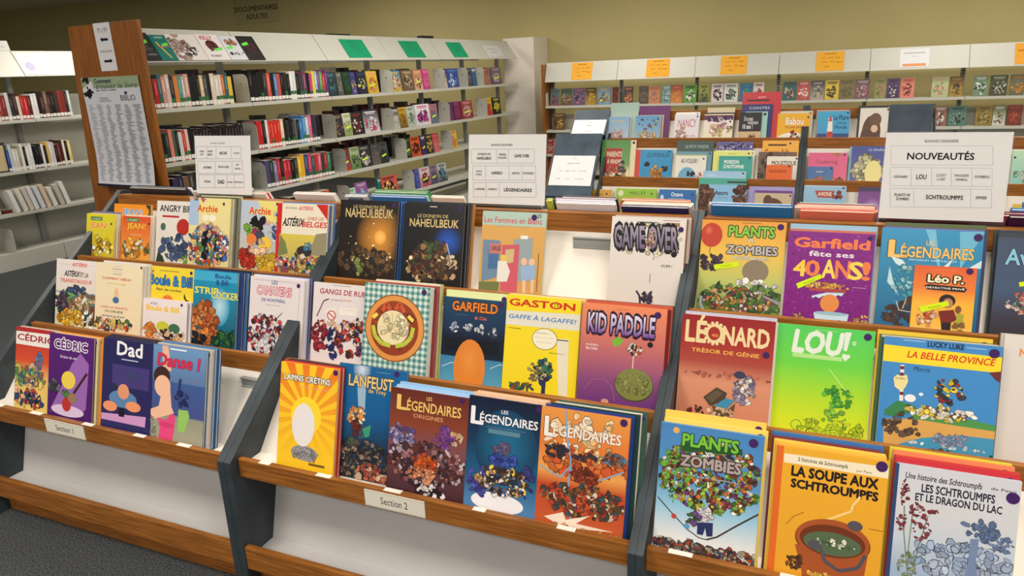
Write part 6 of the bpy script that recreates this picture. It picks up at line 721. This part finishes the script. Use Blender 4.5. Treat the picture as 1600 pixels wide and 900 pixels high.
# ---- far left bookcase
sB = lambda u, z: solve_s(u, CB, CD, z)
z = 1.30; spine_row(CB, CD, CN, sB(-2, z), sB(116, z), z, [(224, 220, 214), (150, 60, 56), (120, 44, 44), (206, 204, 204), K1, (60, 34, 36), (214, 206, 190), (170, 40, 40), (190, 50, 48), (90, 36, 38), (226, 224, 220), (220, 218, 214), K0, (64, 36, 36), (110, 90, 76), (70, 44, 40), K0, (60, 50, 44), (140, 50, 44), (120, 50, 44), (60, 34, 34), (190, 200, 206)], 'on the upper far left shelf', 'spines on the far left bookcase', (.19, .235), .16, True, False, 11)
z = .86; spine_row(CB, CD, CN, sB(17, z), sB(117, z), z, [(40, 70, 140), (190, 200, 206), (214, 208, 196), (206, 200, 190), (150, 150, 140), (226, 222, 210), K0, (220, 220, 220), (214, 214, 214), K0, K0, (30, 30, 36), (226, 222, 214), (40, 36, 40), (214, 180, 90), (210, 200, 214), (206, 200, 190), K0, (120, 50, 44), (70, 36, 34), (214, 210, 200), K0, (226, 206, 120)], 'on the middle far left shelf', 'spines on the far left bookcase', (.19, .235), .16, True, False, 12)
spine_book(CB, CD, CN, sB(-6, z), z, .13, .26, .03, (60, 56, 56), 'dark framed book facing out on the middle shelf of the far left bookcase', None, False, face=True, art=[('u', (200, 180, 140), .1, .1, .9, .95)], setback=.02)
bookend(CB, CD, CN, sB(4, z)-.03, z, 'white bookend on the middle shelf of the far left bookcase')
z = .497; R = random.Random(5)
for i, u in enumerate((34, 46, 55, 63, 73, 82, 92, 103, 112)):
    c = [(226, 226, 226), (222, 216, 204), (206, 196, 184), (220, 222, 224), (214, 216, 226), (220, 196, 170), (226, 224, 220), (196, 190, 180), (230, 230, 228)][i]
    spine_book(CB, CD, CN, sB(u, z)-.03, z, .036, .19+R.uniform(-.01, .03), .15, c, f'{cname(c)} book leaning on the lower far left shelf, {ORD[i+1]} in its row', 'leaning white books', False, -.22)
spine_book(CB, CD, CN, sB(14, z), z, .14, .03, .14, (130, 50, 44), 'dark red book lying flat on the lower shelf of the far left bookcase', None, False, setback=.08)
bookend(CB, CD, CN, sB(15, z)-.06, z, 'white bookend beside the leaning white books on the far left bookcase')
bookend(CB, CD, CN, sB(28, .15), .15, 'white bookend standing alone on the empty bottom shelf of the far left bookcase', .2, .21)
s0 = solve_s(40, CB, CD, 1.68); notice('notice_sheet', on_canopy(CB, CD, CN, CANB, s0, .012), .29, .215, 'white notice with pale pie charts on the far left bookcase canopy', [('E', (190, 186, 214), .3, .6, .14, .22), ('T', 'Bibliothèque', (180, 160, 160), .3, .08, .8, .16), ('E', (226, 206, 210), .7, .5, .1, .16)]+lines(.5, .3, .9, .9, 5, (214, 190, 190), 9), (226, 220, 224))
# sign card standing on top of the far left bookcase
sc = solve_s(-40, CB, CD, 1.9)
s1 = solve_s(33, CB, CD, 1.9)
notice('sign_card', frame(CB+CD*sc-CN*.17+V((0, 0, 1.8915)), CD, -CN, .3), s1-sc, .09, 'white sign card standing on top of the far left bookcase', [('T', 'ROMANS', (150, 150, 150), .5, .5, .9, .7)], (206, 206, 202), .003, 'sign')
for i, (u0, u1) in enumerate(((513, 546), (657, 676))):
    a = solve_s(u0, CA-CN*.18, CD, 1.93); b_ = solve_s(u1, CA-CN*.18, CD, 1.93); b = MB(); b.prism([(.0, 0), (.07, 0), (.06, .025 if i else .012), (.01, .028 if i else .014)], 0, b_-a); o = b.build('tray', DARKM, None, frame(CA-CN*.163+CD*a+V((0, 0, 1.9155)), CD, -CN, 0), bevel=.002); tag(o, ('low dark tray' if not i else 'small dark box')+' lying on top of the long white bookcase', 'tray')
# ---- notices on the oak end panel
PE = CA+CD*(S0-.0315)          # plane of the panel's outer face
def end_local(u, v): p = hit(u, v, PE, CD); return (p-PE).dot(CN), p.z
def end_frame(x, z): return frame(PE+CN*x+V((0, 0, z))-CD*.0004, CN, CD, 0)
x0, zt = end_local(144.5, 37); x1, zb = end_local(184.5, 110)
def tlc(u, v): a, b_ = end_local(u, v); return a-x0, b_-zb
notice('notice_sheet', end_frame(x0, zb), x1-x0, zt-zb, 'white sheet with two black arrows at the top of the oak end panel',
 [('T', '791 à 999', (110, 110, 120), .2, .1, .8, .2, .01), ('P', (24, 26, 50), [(.28, .34), (.42, .29), (.42, .32), (.76, .32), (.76, .37), (.42, .37), (.42, .4)]), ('T', 'section jeune', (90, 90, 100), .14, .555, .88, .63, .01), ('P', (24, 26, 50), [(.8, .79), (.66, .74), (.66, .77), (.28, .77), (.28, .82), (.66, .82), (.66, .84)])], (222, 222, 226))
# curling poster
xa, za = end_local(127, 122); xb = end_local(217, 121)[0]; zb2 = end_local(190, 289)[1]; wP, hP = xb-xa, za-zb2
def curl(x, y, z):
    t = max(0, 1-z/(hP*.42)); return (x+.035*t*t, y-.006-.05*t**2.2-.008*math.sin(x/wP*PI), z)
b = MB(); n = 24
for i in range(8):
    for k in range(n):
        xs = (i*wP/8, (i+1)*wP/8); zs2 = (k*hP/n, (k+1)*hP/n); b.poly([curl(xs[0], 0, zs2[0]), curl(xs[1], 0, zs2[0]), curl(xs[1], 0, zs2[1]), curl(xs[0], 0, zs2[1])], (206, 208, 216))
A = Art(b, wP, hP, -.0002, None, fn=curl, eps=.00003); A.k = 1
it = []
for i in range(8): it += [('u', (150, 166, 136), i/8, 0, (i+1)/8, .10)]
it += [('P', (214, 216, 220), [(0, .1), (.2, .03), (.22, .16), (0, .2)]), ('B', [(34, 34, 38)], .02, .09, .2, .17, 14, .04, 320), ('B', [(40, 40, 44)], .0, .0, .14, .04, 8, .04, 321), ('T', 'Comment', (34, 40, 60), .25, .015, .55, .055, .06), ('T', 'trouver le livre', (60, 76, 60), .25, .055, .96, .105, .0, .3), ('T', 'que vous voulez?', (40, 44, 56), .25, .108, .62, .128, .04), ('T', 'BIBLIO', (90, 92, 110), .66, .165, .9, .215, .02), ('u', (40, 50, 90), .74, .135, .78, .16)]
it += lines(.26, .175, .62, .22, 3, (120, 122, 130), 4, .006)
for cc in range(6):
    it += lines(.04+cc*.16, .24, .17+cc*.16, .95, 46, (150, 152, 162), 50+cc, .006)
it += [('u', (30, 34, 50), i/8, .978, (i+1)/8, 1) for i in range(8)]
A.draw(it)
o = b.build('poster', MATTE, None, end_frame(xa, zb2)); tag(o, 'long curling library poster on the oak end panel', 'poster')
# hanging sign on the back wall
pa = at_y(362, -6, RY1-.01); pb = at_y(438, 34, RY1-.01)
notice('wall_sign', frame(V((pa.x, RY1-.004, pb.z)), XA, YA, 0), pb.x-pa.x, .46, 'beige wall sign reading DOCUMENTAIRES ADULTES high on the back wall', [('T', 'DOCUMENTAIRES', (44, 42, 36), .02, .42, .98, .58, .03), ('T', 'ADULTES', (44, 42, 36), .26, .68, .74, .84, .03)], (184, 173, 124), .003, 'sign')
